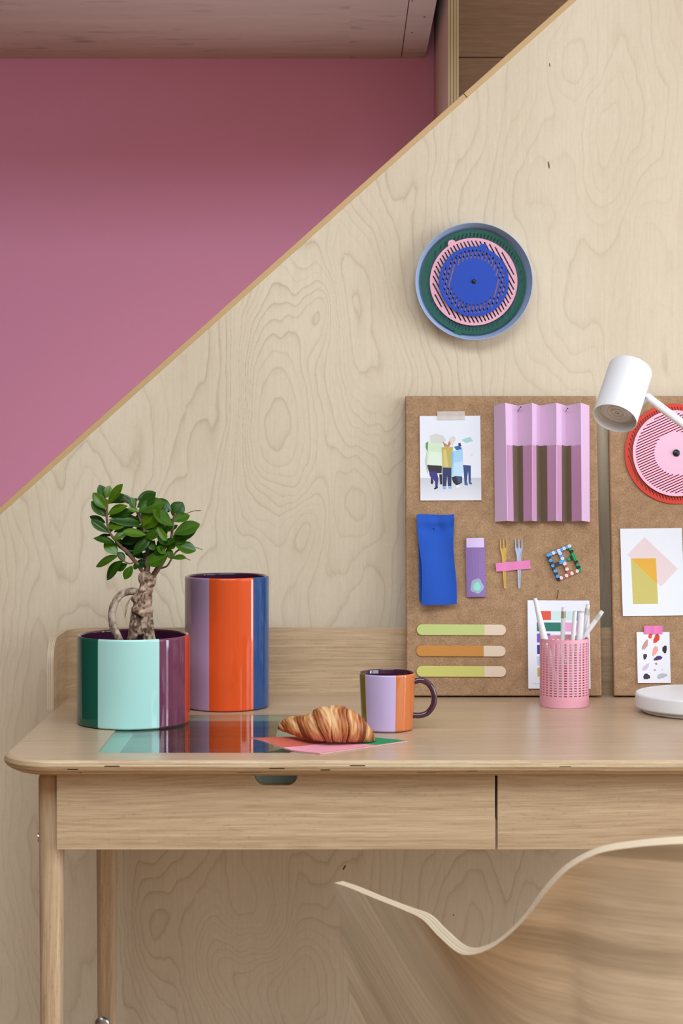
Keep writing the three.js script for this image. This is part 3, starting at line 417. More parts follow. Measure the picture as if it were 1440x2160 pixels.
// ------------------------------------------------------------------ napkin and croissant
{
  const A = V(-0.1358, 0.0105, -2.565), Bq = onDesk(675, 1592).setY(0), Cq = onDesk(859, 1565).setY(0), Dq = V(A.x + Cq.x - Bq.x, 0, A.z + Cq.z - Bq.z), a0 = V(A.x, 0, A.z);
  const tex = canvasTexture(256, 256, (c, w, h) => { c.fillStyle = '#ee9fae'; c.fillRect(0, 0, w, h); c.fillStyle = '#c9604a'; c.fillRect(0, 0, w, h * 0.48); c.fillStyle = '#0d8d55'; c.fillRect(w * 0.63, 0, w, h); const r = rng(8); for (let i = 0; i < 5000; i++) { c.fillStyle = r() < 0.5 ? 'rgba(255,255,255,0.05)' : 'rgba(0,0,0,0.05)'; c.fillRect(r() * w, r() * h, 2, 2); } });
  const layer = (lift, th, sh) => sheet(36, 24, (u, v) => { const p = V(0, 0, 0).addScaledVector(Bq, (1 - u) * (1 - v)).addScaledVector(Cq, u * (1 - v)).addScaledVector(Dq, u * v).addScaledVector(a0, (1 - u) * v); p.x += sh; p.y = DESK + lift + th + 0.0125 * Math.pow(smooth(0.3, 1, v), 1.2) * Math.pow(1 - u, 1.5) + 0.0008 * Math.sin(u * 9 + v * 4) * smooth(0.2, 0.6, v) * (1 - u); return p; }, th);
  const t = thing('napkin', 'folded paper napkin in coral, pink and green lying under the croissant', 'napkin');
  const mat = std(0xffffff, 0.9, { map: tex });
  part('fold', layer(0.0003, 0.0008, 0), std(S(228, 190, 182), 0.9), t, 'pale lower fold'); part('fold', layer(0.0014, 0.0007, -0.0008), mat, t, 'printed upper fold');

  // croissant: a bent, tapering roll whose layers overlap
  const key = [[588, 1536, 4, .0], [598, 1533, 13, .004], [617, 1531, 20.5, .01], [645, 1535, 27, .016], [672, 1532, 36, .018], [695, 1529, 41, .018], [718, 1531, 40, .016], [742, 1538, 34, .012], [764, 1550, 24, .006], [780, 1562, 13, .0], [791, 1570, 3, -.004]];
  const D0 = 2.605, pts = key.map(([x, y, r, dz]) => at(x, y, D0 - dz * 1.2)), curve = new THREE.CatmullRomCurve3(pts), NU = 300, NV = 96, pos = [], col = [], uv = [], idx = [], cc = new THREE.Color();
  const dk = S(106, 52, 26), md = S(170, 98, 52), lt = S(212, 156, 98), pl = S(236, 204, 158);
  for (let i = 0; i <= NU; i++) {
    const s = i / NU, kf = s * (key.length - 1), k0 = Math.min(key.length - 2, Math.floor(kf)), p = curve.getPoint(s), tg = curve.getTangent(s);
    const f = kf - k0, km = key[Math.max(0, k0 - 1)][2], ka = key[k0][2], kb = key[k0 + 1][2], kc = key[Math.min(key.length - 1, k0 + 2)][2];
    const R = Math.max(0.0005, 0.5 * (2 * ka + (-km + kb) * f + (2 * km - 5 * ka + 4 * kb - kc) * f * f + (-km + 3 * ka - 3 * kb + kc) * f * f * f) / F * D0);
    const side = V(0, 1, 0).cross(tg).normalize(), upv = tg.clone().cross(side);
    for (let j = 0; j <= NV; j++) {
      const a = j / NV * Math.PI * 2, ca = Math.cos(a), sa = Math.sin(a);
      // layers climb towards the middle from both ends
      const c = s < 0.5 ? s : 1 - s, lean = 0.035 * sa * (s < 0.5 ? 1 : -1) + 0.02 * ca + 0.025 * (n2(s * 5, 3.3 + 2 * (1 + ca), 99, 99, 4) - 0.5);
      const ph = (s < 0.5 ? (s + lean) : (1 - s + lean)) * 7.2 + (s < 0.5 ? 0.15 : 0.45), kk = Math.floor(ph), fr = ph - kk;
      const step = smooth(0, 0.10, fr) * (1 - 0.55 * fr) + 0.1 * Math.sin(fr * 3.1);
      const strand = fbm(ph * 13, a * 1.3 + kk * 3, 3, 77) - 0.5, fib = n2(ph * 44, a * 1.8 + kk, 9999, 9999, 81) - 0.5;
      const r = R * (0.88 + 0.16 * step + 0.03 * strand + 0.012 * fib + 0.05 * (n2(s * 14, a * 1.1, 99, 99, 6) - 0.5));
      const q = p.clone().addScaledVector(side, ca * r * 1.05).addScaledVector(upv, sa * r * (sa < 0 ? 0.86 : 1));
      q.y = Math.max(q.y, DESK + 0.0032 + 0.0006 * (0.5 + fib)); pos.push(q.x, q.y, q.z); uv.push(s, j / NV);
      let w = 0.37 + 0.9 * strand + 0.4 * fib - 0.38 * (1 - smooth(0, 0.12, fr)) + 0.26 * smooth(0.35, 0.75, fr) * (1 - smooth(0.85, 1, fr)) - 0.22 * smooth(0.12, 0.2, fr) * (1 - smooth(0.2, 0.45, fr)) + 0.18 * (RV[(kk * 31 + (s < 0.5 ? 5 : 90)) & 255] - 0.5) - 0.10 * (1 - smooth(0, 0.2, c));
      w = clamp(w) * 3; if (w < 1) cc.copy(dk).lerp(md, w); else if (w < 2) cc.copy(md).lerp(lt, w - 1); else cc.copy(lt).lerp(pl, w - 2); col.push(cc.r, cc.g, cc.b);
    }
  }
  for (let i = 0; i < NU; i++) for (let j = 0; j < NV; j++) { const a = i * (NV + 1) + j, b = a + 1, d = a + NV + 1; idx.push(a, d, b, b, d, d + 1); }
  const g = new THREE.BufferGeometry(); g.setAttribute('position', new THREE.Float32BufferAttribute(pos, 3)); g.setAttribute('uv', new THREE.Float32BufferAttribute(uv, 2)); g.setAttribute('color', new THREE.Float32BufferAttribute(col, 3)); g.setIndex(idx); g.computeVertexNormals();
  solo('croissant', g, phys(0xffffff, 0.42, { vertexColors: true, specularIntensity: 0.6 }), 'golden brown flaky croissant lying on the folded napkin', 'croissant');
}

// ------------------------------------------------------------------ cork boards and what is pinned to them
const BT = Math.atan(0.068 / 0.495), BO = V(0, DESK + 0.0006, -3.06), BU = V(0, Math.cos(BT), -Math.sin(BT)), BN = V(0, Math.sin(BT), Math.cos(BT));
// pixel -> board coordinates (x, up along the board)
function bxy(px, py) { const dir = V((px - VX) / F, -(py - VY) / F, -1), o = V(0, EYE, 0), t = BO.clone().sub(o).dot(BN) / dir.dot(BN), p = o.addScaledVector(dir, t); return [p.x, p.clone().sub(BO).dot(BU)]; }
const bp = (px, py, lift = 0) => { const [x, y] = bxy(px, py); return V(x, BO.y, BO.z).addScaledVector(BU, y).addScaledVector(BN, lift); };
const PXB = 3.09 / F;                                               // metres per pixel on the boards
function onBoard(o, px, py, lift = 0, turn = 0) { o.position.copy(bp(px, py, lift)); o.rotation.set(-BT, 0, 0); if (turn) o.rotateZ(turn); return o; }
const boardThing = (name, label, category, px, py, lift, turn = 0, group) => onBoard(thing(name, label, category, V(0, 0, 0), group), px, py, lift, turn);
const boardMesh = (name, geo, mat, label, category, px, py, lift, turn = 0, group) => onBoard(solo(name, geo, mat, label, category, V(0, 0, 0), group), px, py, lift, turn);
{
  const cork = (label, xa, w) => { const g = new RoundedBoxGeometry(w, 0.4955, 0.016, 3, 0.0028); g.translate(w / 2, 0.4955 / 2, -0.008); uvBox(g, false, xa); const m = solo('cork_board', g, M.cork, label, 'cork board', V(0, 0, 0), 'cork boards leaning on the wall'); m.position.set(xa, BO.y + 0.0022, BO.z); m.rotation.x = -BT; return m; };
  cork('cork board on the left with the pleated mauve paper and three wooden sticks', bxy(856.5, 1400)[0], 0.3185); cork('cork board on the right with the red and pink discs, half hidden by the lamp', bxy(1293, 1400)[0], 0.3185);
}
const print = (name, label, w, h, px, py, tex, turn = 0, lift = 0.0008, bend = 0.0012) => {        // a sheet of card with a picture on it, curling slightly off the board
  const g = sheet(10, 12, (u, v) => V((u - 0.5) * w, (v - 0.5) * h, bend * (Math.pow(Math.abs(u - 0.5) * 2, 2.5)) + bend * 0.6 * Math.pow(1 - v, 3)), 0.0004);
  const m = boardMesh(name, g, std(0xffffff, 0.55, { map: tex }), label, 'picture', px, py, lift + 0.0004, turn); return m;
};
const tapeM = (c, o = 0.5) => phys(c, 0.38, { transmission: o, thickness: 0 });
function tape(label, w, h, px, py, mat, turn, lift) { const g = sheet(14, 2, (u, v) => V((u - 0.5) * w, (v - 0.5) * h, 0.0003 * Math.sin(u * 14)), 0.00015); return boardMesh('tape', g, mat, label, 'tape', px, py, lift, turn); }
// group photo print
print('photo_print', 'white photo print of four standing people holding paper bags up', 129 * PXB, 181 * PXB, 949.5, 966.5, canvasTexture(516, 724, (c, w, h) => {
  c.fillStyle = '#eff3f9'; c.fillRect(0, 0, w, h); c.fillStyle = '#d9dade'; c.fillRect(0, h * .735, w, h); const gr = c.createLinearGradient(0, h * .735, 0, h); gr.addColorStop(0, '#cfd1d7'); gr.addColorStop(1, '#ececf1'); c.fillStyle = gr; c.fillRect(0, h * .735, w, h * .265);
  const sx = w / 425, sy = h / 592, P = (col, ...q) => { c.fillStyle = col; c.beginPath(); q.forEach((p, i) => i ? c.lineTo((p[0] - 147) * sx, (p[1] - 181) * sy) : c.moveTo((p[0] - 147) * sx, (p[1] - 181) * sy)); c.closePath(); c.fill(); };
  P('#dcdcd4', [215, 320], [260, 305], [310, 318], [330, 350], [318, 372], [220, 372]); P('#cfcfc8', [180, 500], [200, 390], [225, 520], [195, 590]);
  P('#5d9b52', [188, 370], [205, 360], [212, 425], [196, 428], [186, 400]); P('#1c1a26', [222, 600], [240, 640], [232, 660], [220, 655]); P('#29252c', [195, 525], [300, 530], [298, 582], [212, 585]); P('#3a2f82', [208, 570], [262, 570], [275, 620], [266, 690], [252, 685], [250, 640], [215, 605]); P('#17151c', [240, 690], [268, 668], [270, 685], [250, 697]); P('#1d1b22', [280, 590], [300, 590], [300, 660], [285, 660]);
  P('#d7eecb', [205, 365], [300, 372], [304, 505], [312, 532], [194, 522]); P('#e6f5de', [215, 430], [300, 440], [304, 505], [310, 530], [200, 520]);
  P('#27345f', [303, 540], [366, 540], [364, 672], [340, 672], [336, 600], [328, 672], [303, 672]); P('#c9b35a', [298, 400], [380, 398], [366, 545], [304, 542]); P('#dccb7c', [310, 420], [330, 415], [345, 540], [312, 542]); P('#b98a6a', [305, 360], [340, 385], [360, 335], [385, 345], [352, 398], [318, 398]); P('#e6d9d4', [350, 345], [382, 320], [400, 340], [372, 400]); P('#8fb0d8', [302, 672], [325, 672], [326, 694], [304, 694]); P('#9ab6da', [340, 672], [364, 672], [366, 690], [344, 692]);
  P('#1e1d25', [366, 610], [440, 590], [438, 650], [400, 670], [376, 645]); P('#33507f', [400, 608], [436, 600], [430, 650], [410, 652]); P('#f6f7fb', [396, 668], [420, 664], [424, 680], [400, 684]);
  P('#2c4a80', [448, 522], [502, 520], [500, 640], [486, 655], [482, 570], [470, 650], [456, 660]); P('#2f5f94', [455, 650], [475, 645], [480, 668], [458, 668]); P('#2f5f94', [486, 640], [502, 645], [510, 662], [490, 660]);
  P('#eff0f5', [440, 400], [510, 380], [530, 400], [545, 440], [505, 470], [505, 530], [446, 525]); P('#e2e4ec', [500, 445], [520, 450], [505, 468]); P('#a9d9d3', [435, 350], [500, 328], [520, 360], [470, 372]); P('#3f2b52', [415, 375], [430, 368], [438, 395], [420, 398]); P('#2f63b8', [385, 398], [415, 390], [440, 405], [438, 425], [400, 420]);
  P('#a9d6f2', [372, 430], [446, 412], [448, 520], [440, 606], [366, 602]); P('#7fc0ea', [366, 440], [384, 430], [376, 520], [366, 560]); P('#c7e6f8', [385, 510], [446, 500], [440, 604], [378, 600]);
}), 0.004);
tape('strip of clear whitish tape holding the photo print', 59 * PXB, 18 * PXB, 951, 877, tapeM(S(250, 244, 238), 0.6), 0.01, 0.0026);
// pleated mauve paper
{
  const topX = [1040.5, 1063, 1091, 1119, 1138, 1170, 1193, 1221, 1242], botX = [1043, 1067.5, 1094, 1120, 1140.5, 1170.5, 1194.5, 1223.5, 1243], yT = 856, yB = 1101, c0 = bxy(1141, 978), dep = [0.002, 0.021, 0.001, 0.021, 0.001, 0.021, 0.001, 0.021, 0.003];
  const g2 = (k, v) => { const x = lerp(botX[k], topX[k], v), p = bxy(x, lerp(yB, yT, v)); return V(p[0] - c0[0], p[1] - c0[1] + (k % 2 ? 0.0018 * v : 0), dep[k] * (0.9 + 0.1 * v)); };
  const strip = (ks, v0, v1, lift, s0 = 0, s1 = 1) => { const list = []; for (const k of ks) { const lo = k === ks[0] ? s0 : 0, hi = k === ks[ks.length - 1] ? s1 : 1; list.push(sheet(3, 8, (u, v) => { const w = lerp(v0, v1, v), a = g2(k, w), b = g2(k + 1, w); return a.lerp(b, lerp(lo, hi, u)).add(V(0, 0, lift)); }, 0.0005)); } return merge(list); };
  const t = boardThing('pleated_paper', 'pleated mauve paper fan with three brown strips pinned to the left cork board', 'paper', 1141, 978, 0.001);
  part('pleats', strip([0, 1, 2, 3, 4, 5, 6, 7], 0, 1, 0), std(S(226, 188, 220), 0.7), t);
  const pk = std(S(200, 148, 182), 0.7), bm = std(S(112, 94, 72), 0.6);
  for (const k of [1, 3, 5]) { part('pocket', strip([k, k + 1], 0.004, 0.645, 0.0009, 0.1, 0.98), pk, t, 'pinker paper pocket in the fold'); part('brown_strip', strip([k, k + 1], 0, 0.65, 0.0019, k === 3 ? 0.55 : 0.57, k === 3 ? 0.4 : 0.31), bm, t, 'brown card strip in the fold'); }
}
function pin(label, px, py, qx, qy, lift = 0.012, head = false) {   // needle pushed into the board at (px, py), its end seen at (qx, qy)
  const t = thing('pin', label, 'pin'), a = bp(px, py, -0.003), b = bp(qx, qy, lift); t.position.copy(a); part('needle', rod(V(0, 0, 0), b.clone().sub(a), 0.0005, 0.0005, 6), M.pin, t);
  const h = new THREE.SphereGeometry(0.0011, 8, 6); h.translate(b.x - a.x, b.y - a.y, b.z - a.z); part('head', h, M.pin, t);
}
pin('dark needle pin near the top left fold of the pleated paper', 1089, 870, 1096, 862, 0.018); pin('dark needle pin near the top right fold of the pleated paper', 1191, 870, 1194, 865, 0.018);
pin('dark needle pin through the top of the blue fabric', 916, 1116, 913, 1117, 0.02); pin('long needle pin standing above the colour chart', 1173, 1272, 1176, 1246, 0.006);
// blue fabric loop
{
  const wv = canvasTexture(128, 128, (c, w, h) => { c.fillStyle = '#808080'; c.fillRect(0, 0, w, h); for (let y = 0; y < 32; y++) for (let x = 0; x < 32; x++) { c.fillStyle = (x + y) % 2 ? '#b4b4b4' : '#4c4c4c'; c.fillRect(x * 4, y * 4, 3.4, 3.4); } });
  wv.wrapS = wv.wrapT = THREE.RepeatWrapping; wv.repeat.set(3, 8);
  const bm = std(S(32, 86, 188), 0.9, { bumpMap: wv, bumpScale: 0.0003 }), c0 = bxy(919, 1181);
  const edge = (v, s) => { const y = lerp(1277, 1086, v), xl = lerp(887.5, 880, smooth(0.3, 0.9, v)) + 1.5 * Math.sin(v * 5), xr = lerp(960.5, 955, smooth(0.2, 0.8, v)) + 1.6 * Math.sin(v * 7 + 1); return bxy(s ? xr : xl, y); };
  const t = boardThing('fabric_swatch', 'folded strip of bright blue fabric pinned below the photo print', 'fabric', 919, 1181, 0.0034);
  part('front_layer', sheet(14, 36, (u, v) => { const a = edge(v, 0), b = edge(v, 1); return V(lerp(a[0], b[0], u) - c0[0], lerp(a[1], b[1], u) - c0[1] - 0.003 * (1 - v) * (0.5 - u) + 0.0004 * Math.sin(u * 7), 0.0125 + 0.0035 * Math.sin(u * 4.4 + 0.8 + v * 1.2) - 0.004 * Math.exp(-((v - 0.84) ** 2) * 260) - 0.0075 * Math.pow(smooth(0.9, 1, v), 2) + 0.0015 * Math.sin(v * 5) - 0.0035 * Math.exp(-((v - 0.84) ** 2) * 420 - ((u - 0.45) ** 2) * 30) + 0.0009 * Math.sin(u * 16 + v * 9) * smooth(0.7, 0.86, v)); }, 0.0011, (u, v) => [u, v]), bm, t);
  part('back_layer', sheet(8, 20, (u, v) => { const a = bxy(lerp(884, 881, v), lerp(1268, 1088, v)), b = bxy(lerp(950, 953, v), lerp(1271, 1088, v)); return V(lerp(a[0], b[0], u) - c0[0], lerp(a[1], b[1], u) - c0[1], 0.0022 + 0.001 * Math.sin(u * 5)); }, 0.0011), bm, t);
}
// striped purple pouch
{
  const tex = canvasTexture(256, 620, (c, w, h) => { c.fillStyle = '#8a76b4'; c.fillRect(0, 0, w, h); for (let i = 0; i < 17; i++) { c.fillStyle = '#b06e9c'; c.fillRect(10 + i * 15, 0, 4, h); c.fillStyle = '#6f66ae'; c.fillRect(2 + i * 15, 0, 3, h); } const bl = (x, y, r, col) => { c.fillStyle = col; c.beginPath(); for (let i = 0; i <= 40; i++) { const a = i / 40 * 6.283, q = r * (1 + 0.07 * Math.sin(a * 5 + 1) + 0.05 * Math.sin(a * 3)); c.lineTo(x + q * Math.cos(a), y + q * Math.sin(a)); } c.fill(); }; bl(138, 500, 84, 'rgba(168,206,210,0.75)'); bl(138, 505, 48, 'rgba(150,232,206,0.9)'); });
  const t = boardThing('pouch', 'slim purple striped pouch with a mint round spot below the pleated paper', 'pouch', 1002.5, 1197, 0.001, 0.014);
  part('body', sheet(8, 10, (u, v) => V((u - 0.5) * 41 * PXB, (v - 0.5) * 114 * PXB - 5 * PXB, 0.0035 + 0.0018 * Math.sin(u * 3.14)), 0.0024), std(0xffffff, 0.35, { map: tex }), t);
  part('flap', sheet(8, 4, (u, v) => V((u - 0.5) * 37 * PXB, (v * 20 + 41.5) * PXB, 0.0046 + 0.0012 * Math.sin(u * 3.14)), 0.0006), std(S(222, 200, 240), 0.6), t, 'pale lilac flap');
}
// two small plastic forks under pink tape
{
  const s = new THREE.Shape(), q = [[-8, 51.5], [-7.4, 52.5], [-6, 52.5], [-5, 36], [-3.4, 33], [-2, 36], [-0.9, 52.5], [0.9, 52.5], [2, 36], [3.4, 33], [5, 36], [6, 52.5], [7.4, 52.5], [8, 51.5], [8, 30], [5.2, 20], [4.6, 8], [2.2, -50], [1.2, -51.5], [-1.2, -51.5], [-2.2, -50], [-4.6, 8], [-5.2, 20], [-8, 30]].map(p => [p[0] * PXB, p[1] * PXB]);
  const g = extrude(poly(q), 0.0016, 0.0005), rib = merge([[-3.6, 16, -1.4, -46], [3.6, 16, 1.4, -46], [-6.4, 29, -3.6, 16], [6.4, 29, 3.6, 16], [-7, 30, -7, 48], [7, 30, 7, 48], [0, 30, 0, 48]].map(p => rod(V(p[0] * PXB, p[1] * PXB, 0.0017), V(p[2] * PXB, p[3] * PXB, 0.0017), 0.0006, 0.0006, 6)));
  for (const [px, col, label] of [[1062.5, S(230, 188, 96), 'small yellow plastic fork taped to the left cork board'], [1093.8, S(196, 210, 232), 'small pale blue plastic fork taped beside the yellow one']]) { const t = boardThing('fork', label, 'fork', px, 1190.5, 0.0008, px < 1080 ? 0.018 : 0, 'small plastic forks'), m = phys(col, 0.3, { transmission: 0.15, thickness: 0 }); part('body', g, m, t); part('ridges', rib, m, t); }
  tape('bright pink tape across the two plastic forks', 73 * PXB, 18 * PXB, 1081.5, 1194, tapeM(S(255, 150, 208), 0.22), 0.09, 0.0036);
}
// square of small plastic beads
{
  const t = boardThing('bead_square', 'tilted window-shaped square of small colourful plastic beads on the left cork board', 'bead work', 1188.5, 1187, 0.0008, 0.40);
  const g = lathe([[0.0004, 0], [0.0026, 0.0002], [0.0032, 0.0009], [0.0032, 0.0031], [0.0026, 0.0039], [0.0004, 0.0042], [0.0003, 0.002], [0.0004, 0]], 16); g.rotateX(Math.PI / 2);
  const m = { B: S(88, 172, 236), W: S(246, 232, 240), G: S(20, 164, 92), K: S(28, 34, 38), O: S(190, 106, 66), D: S(50, 60, 70) }; for (const k in m) m[k] = std(m[k], 0.4);
  const grid = ['BBWBWBWBW', 'D...W...G', 'B...B...K', 'D...W...G', 'BDDBB.GKG', 'D...W...G', 'B...O...K', 'D...W...G', 'B...O...K', 'KWOWOWOWG'], sx = 6.1 * PXB, sy = 6.05 * PXB;
  grid.forEach((row, j) => [...row].forEach((k, i) => { if (k !== '.') { const b = part('bead', g, m[k], t); b.position.set((i - 4) * sx, (4.5 - j) * sy, 0); } }));
}
// three wooden sticks, dipped in paint
[[1328.8, [200, 212, 128], 'wooden stick dipped in yellow-green paint, topmost of the three sticks', 972.5], [1373.5, [206, 140, 58], 'wooden stick dipped in orange-brown paint between two yellow sticks', 971.5], [1416.5, [212, 208, 112], 'wooden stick dipped in pale yellow paint, lowest one near the mug', 972.5]].forEach(([py, c, label, px]) => {
  const w = 187 * PXB, h = 22.5 * PXB, r = h / 2, xs = w * 0.254, t = boardThing('wooden_stick', label, 'stick', px, py, 0.0006, -0.004, 'flat wooden sticks');
  const A = new THREE.Shape(); A.moveTo(xs, -r); A.lineTo(xs, r); A.lineTo(-w / 2 + r, r); A.absarc(-w / 2 + r, 0, r, Math.PI / 2, 1.5 * Math.PI); A.closePath();
  const Bs = new THREE.Shape(); Bs.moveTo(xs, -r); Bs.lineTo(w / 2 - r, -r); Bs.absarc(w / 2 - r, 0, r, -Math.PI / 2, Math.PI / 2); Bs.lineTo(xs, r); Bs.closePath();
  const grain = oakSoft;
  const pm = std(S(...c), 0.55), wm = std(S(236, 214, 186), 0.7, { bumpMap: grain, bumpScale: 0.0002 });
  part('painted_end', extrude(A, 0.0022, 0.0006), pm, t, 'painted length'); part('bare_end', extrude(Bs, 0.0021, 0.0006), wm, t, 'bare pale wood');
});
// colour chart behind the pencil cup
print('colour_chart', 'white card with rows of colour swatches half hidden behind the pink pencil cup', 130 * PXB, 184 * PXB, 1178, 1359.5, canvasTexture(520, 736, (c, w, h) => {
  c.fillStyle = '#f3f5fa'; c.fillRect(0, 0, w, h); const R = (col, x0, y0, x1, y1) => { c.fillStyle = col; c.fillRect((x0 - 85) / 945 * w, (y0 - 200) / 1325 * h, (x1 - x0) / 945 * w, (y1 - y0) / 1325 * h); };
  R('#e8593e', 225, 360, 443, 495); R('#d5ece6', 443, 360, 830, 500); R('#3f6fc4', 830, 360, 905, 505); R('#257a66', 225, 533, 590, 665); R('#f0a6cb', 660, 533, 835, 668); R('#7a55c8', 225, 700, 430, 835); R('#f2cdea', 430, 712, 590, 835); R('#b35a62', 655, 712, 760, 790); R('#a7c36a', 680, 750, 900, 835);
  R('#2c3a92', 225, 870, 480, 1007); R('#b02a4c', 760, 870, 905, 1007); R('#bed4ee', 225, 1042, 560, 1180); R('#c8344a', 830, 1042, 905, 1180); R('#d0b568', 225, 1213, 480, 1345); R('#8c94c8', 600, 1213, 800, 1345);
  const r = rng(12); for (let i = 0; i < 22; i++) { c.fillStyle = 'rgba(120,120,128,0.55)'; c.fillRect(38 + i * 5.2, 692 + r() * 2, 2 + r() * 2.2, 3 + r() * 3); }
}), -0.004, 0.0008, 0.002);
// perforated discs
function slotted(R, rIn, rOut, angle, step, width, tab, phase = 0, off = 0) {     // disc with parallel slots cut in a ring, and a small tab
  const s = new THREE.Shape();
  if (tab) { const [ta, tr] = tab, half = Math.asin(tr / R) * 0.95; s.absarc(0, 0, R, ta + half, ta - half + 2 * Math.PI, false); const cx = R * Math.cos(ta), cy = R * Math.sin(ta); s.absarc(cx * 1.0, cy * 1.0, tr, ta - Math.PI / 2, ta + Math.PI / 2, false); s.closePath(); } else s.absarc(0, 0, R, 0, Math.PI * 2, false);
  const dx = Math.cos(angle), dy = Math.sin(angle), w = width / 2;
  const slot = (p, a, b) => { if (b - a < 2.4 * width) return; a += w; b -= w; const h = new THREE.Path(), X = (t, q) => [t * dx - (p + q) * dy, t * dy + (p + q) * dx]; h.moveTo(...X(a, -w)); for (let i = 0; i <= 4; i++) { const e = -Math.PI / 2 + i / 4 * Math.PI; h.lineTo(...X(b + w * Math.cos(e), w * Math.sin(e))); } for (let i = 0; i <= 4; i++) { const e = Math.PI / 2 + i / 4 * Math.PI; h.lineTo(...X(a + w * Math.cos(e), w * Math.sin(e))); } h.closePath(); s.holes.push(h); };
  for (let p = -R + phase; p < R; p += step) { const q = Math.abs(p) + w; if (q >= rOut) continue; const o = Math.sqrt(rOut * rOut - q * q), pm = Math.abs(p); if (pm >= rIn) slot(p, -o, o); else { const n = Math.sqrt(rIn * rIn - pm * pm); slot(p, n, o); slot(p, -o, -n); } }
  const g = extrude(s, 0.0016, 0, 48); return g;
}
const discM = c => std(c, 0.55);
{
  const red = boardMesh('perforated_disc', slotted(107 * PXB, 62 * PXB, 101 * PXB, -1.24, 5.6 * PXB, 2.2 * PXB, [0.2, 8 * PXB]), discM(S(222, 58, 38)), 'large red slotted disc behind the light pink one on the right cork board', 'disc', 1423, 957.5, 0.0015);
  const pk = boardMesh('perforated_disc', slotted(92 * PXB, 46 * PXB, 86.5 * PXB, 0.42, 5.35 * PXB, 2.1 * PXB, null), discM(S(250, 196, 218)), 'light pink slotted disc lying on the red disc behind the lamp', 'disc', 1424, 957, 0.0066);
  const t = boardThing('pushpin', 'black round pin in the middle of the light pink disc', 'pin', 1424, 957, 0); part('needle', (() => { const g = new THREE.CylinderGeometry(0.0009, 0.0009, 0.012, 8); g.rotateX(Math.PI / 2); g.translate(0, 0, 0.003); return g; })(), M.pin, t); part('head', (() => { const g = lathe([[0.0005, 0.0082], [0.0056, 0.0082], [0.006, 0.0092], [0.0052, 0.0112], [0.0005, 0.0118]], 32); g.rotateX(Math.PI / 2); return g; })(), M.black, t);
}
print('abstract_print', 'white print with a pale pink slanted rectangle over a yellow one', 130.5 * PXB, 184 * PXB, 1375, 1206.5, canvasTexture(560, 792, (c, w, h) => {
  c.fillStyle = '#f2f4f8'; c.fillRect(0, 0, w, h); const P = (col, ...q) => { c.fillStyle = col; c.beginPath(); q.forEach((p, i) => { const x = (p[0] - 132) / 613 * w, y = (p[1] - 162) / 864 * h; i ? c.lineTo(x, y) : c.moveTo(x, y); }); c.closePath(); c.fill(); };
  P('#eed8d6', [370, 247], [692, 565], [520, 742], [197, 422]); P('#d2c46c', [230, 460], [478, 460], [485, 910], [236, 910]); P('#eab13c', [232, 460], [478, 460], [482, 712]);
}), 0.012, 0.001, 0.001);
print('paint_swatch_card', 'small white card with dabs of paint taped beside the lamp base', 69 * PXB, 106 * PXB, 1377.5, 1387, canvasTexture(326, 500, (c, w, h) => {
  c.fillStyle = '#f4f4f8'; c.fillRect(0, 0, w, h); const D = (col, x, y, rx, ry, a) => { c.fillStyle = col; c.beginPath(); for (let i = 0; i < 30; i++) { const e = i / 30 * 6.283, k = 1 + 0.1 * Math.sin(e * 3 + x) + 0.07 * Math.sin(e * 7 + y), px = Math.cos(e) * rx * k, py = Math.sin(e) * ry * k; c.lineTo(x - 295 + px * Math.cos(a) - py * Math.sin(a), y - 1195 + px * Math.sin(a) + py * Math.cos(a)); } c.fill(); };
  D('#e05a3a', 433, 1230, 18, 32, 0.4); D('#e63c22', 492, 1258, 26, 50, 0.45); D('#c99a94', 378, 1322, 22, 55, 0.5); D('#f2aba0', 474, 1380, 24, 52, 0.4); D('#231d24', 570, 1365, 22, 38, 0.1); D('#44262f', 374, 1435, 18, 29, 0.25); D('#4a2e66', 502, 1452, 44, 20, -0.3); D('#dfc4e2', 378, 1540, 20, 46, 0.8); D('#b79a8a', 482, 1506, 13, 12, 0); D('#f088b8', 467, 1568, 13, 8, 0); D('#c9c9d2', 540, 1566, 9, 6, 0); D('#382340', 384, 1632, 34, 28, 0); D('#bfc2c6', 535, 1626, 52, 24, -0.25);
}), 0.003, 0.001, 0.0014);
tape('short bright pink tape at the top of the paint swatch card', 39 * PXB, 17 * PXB, 1376.5, 1328.5, tapeM(S(255, 140, 204), 0.2), 0, 0.003);

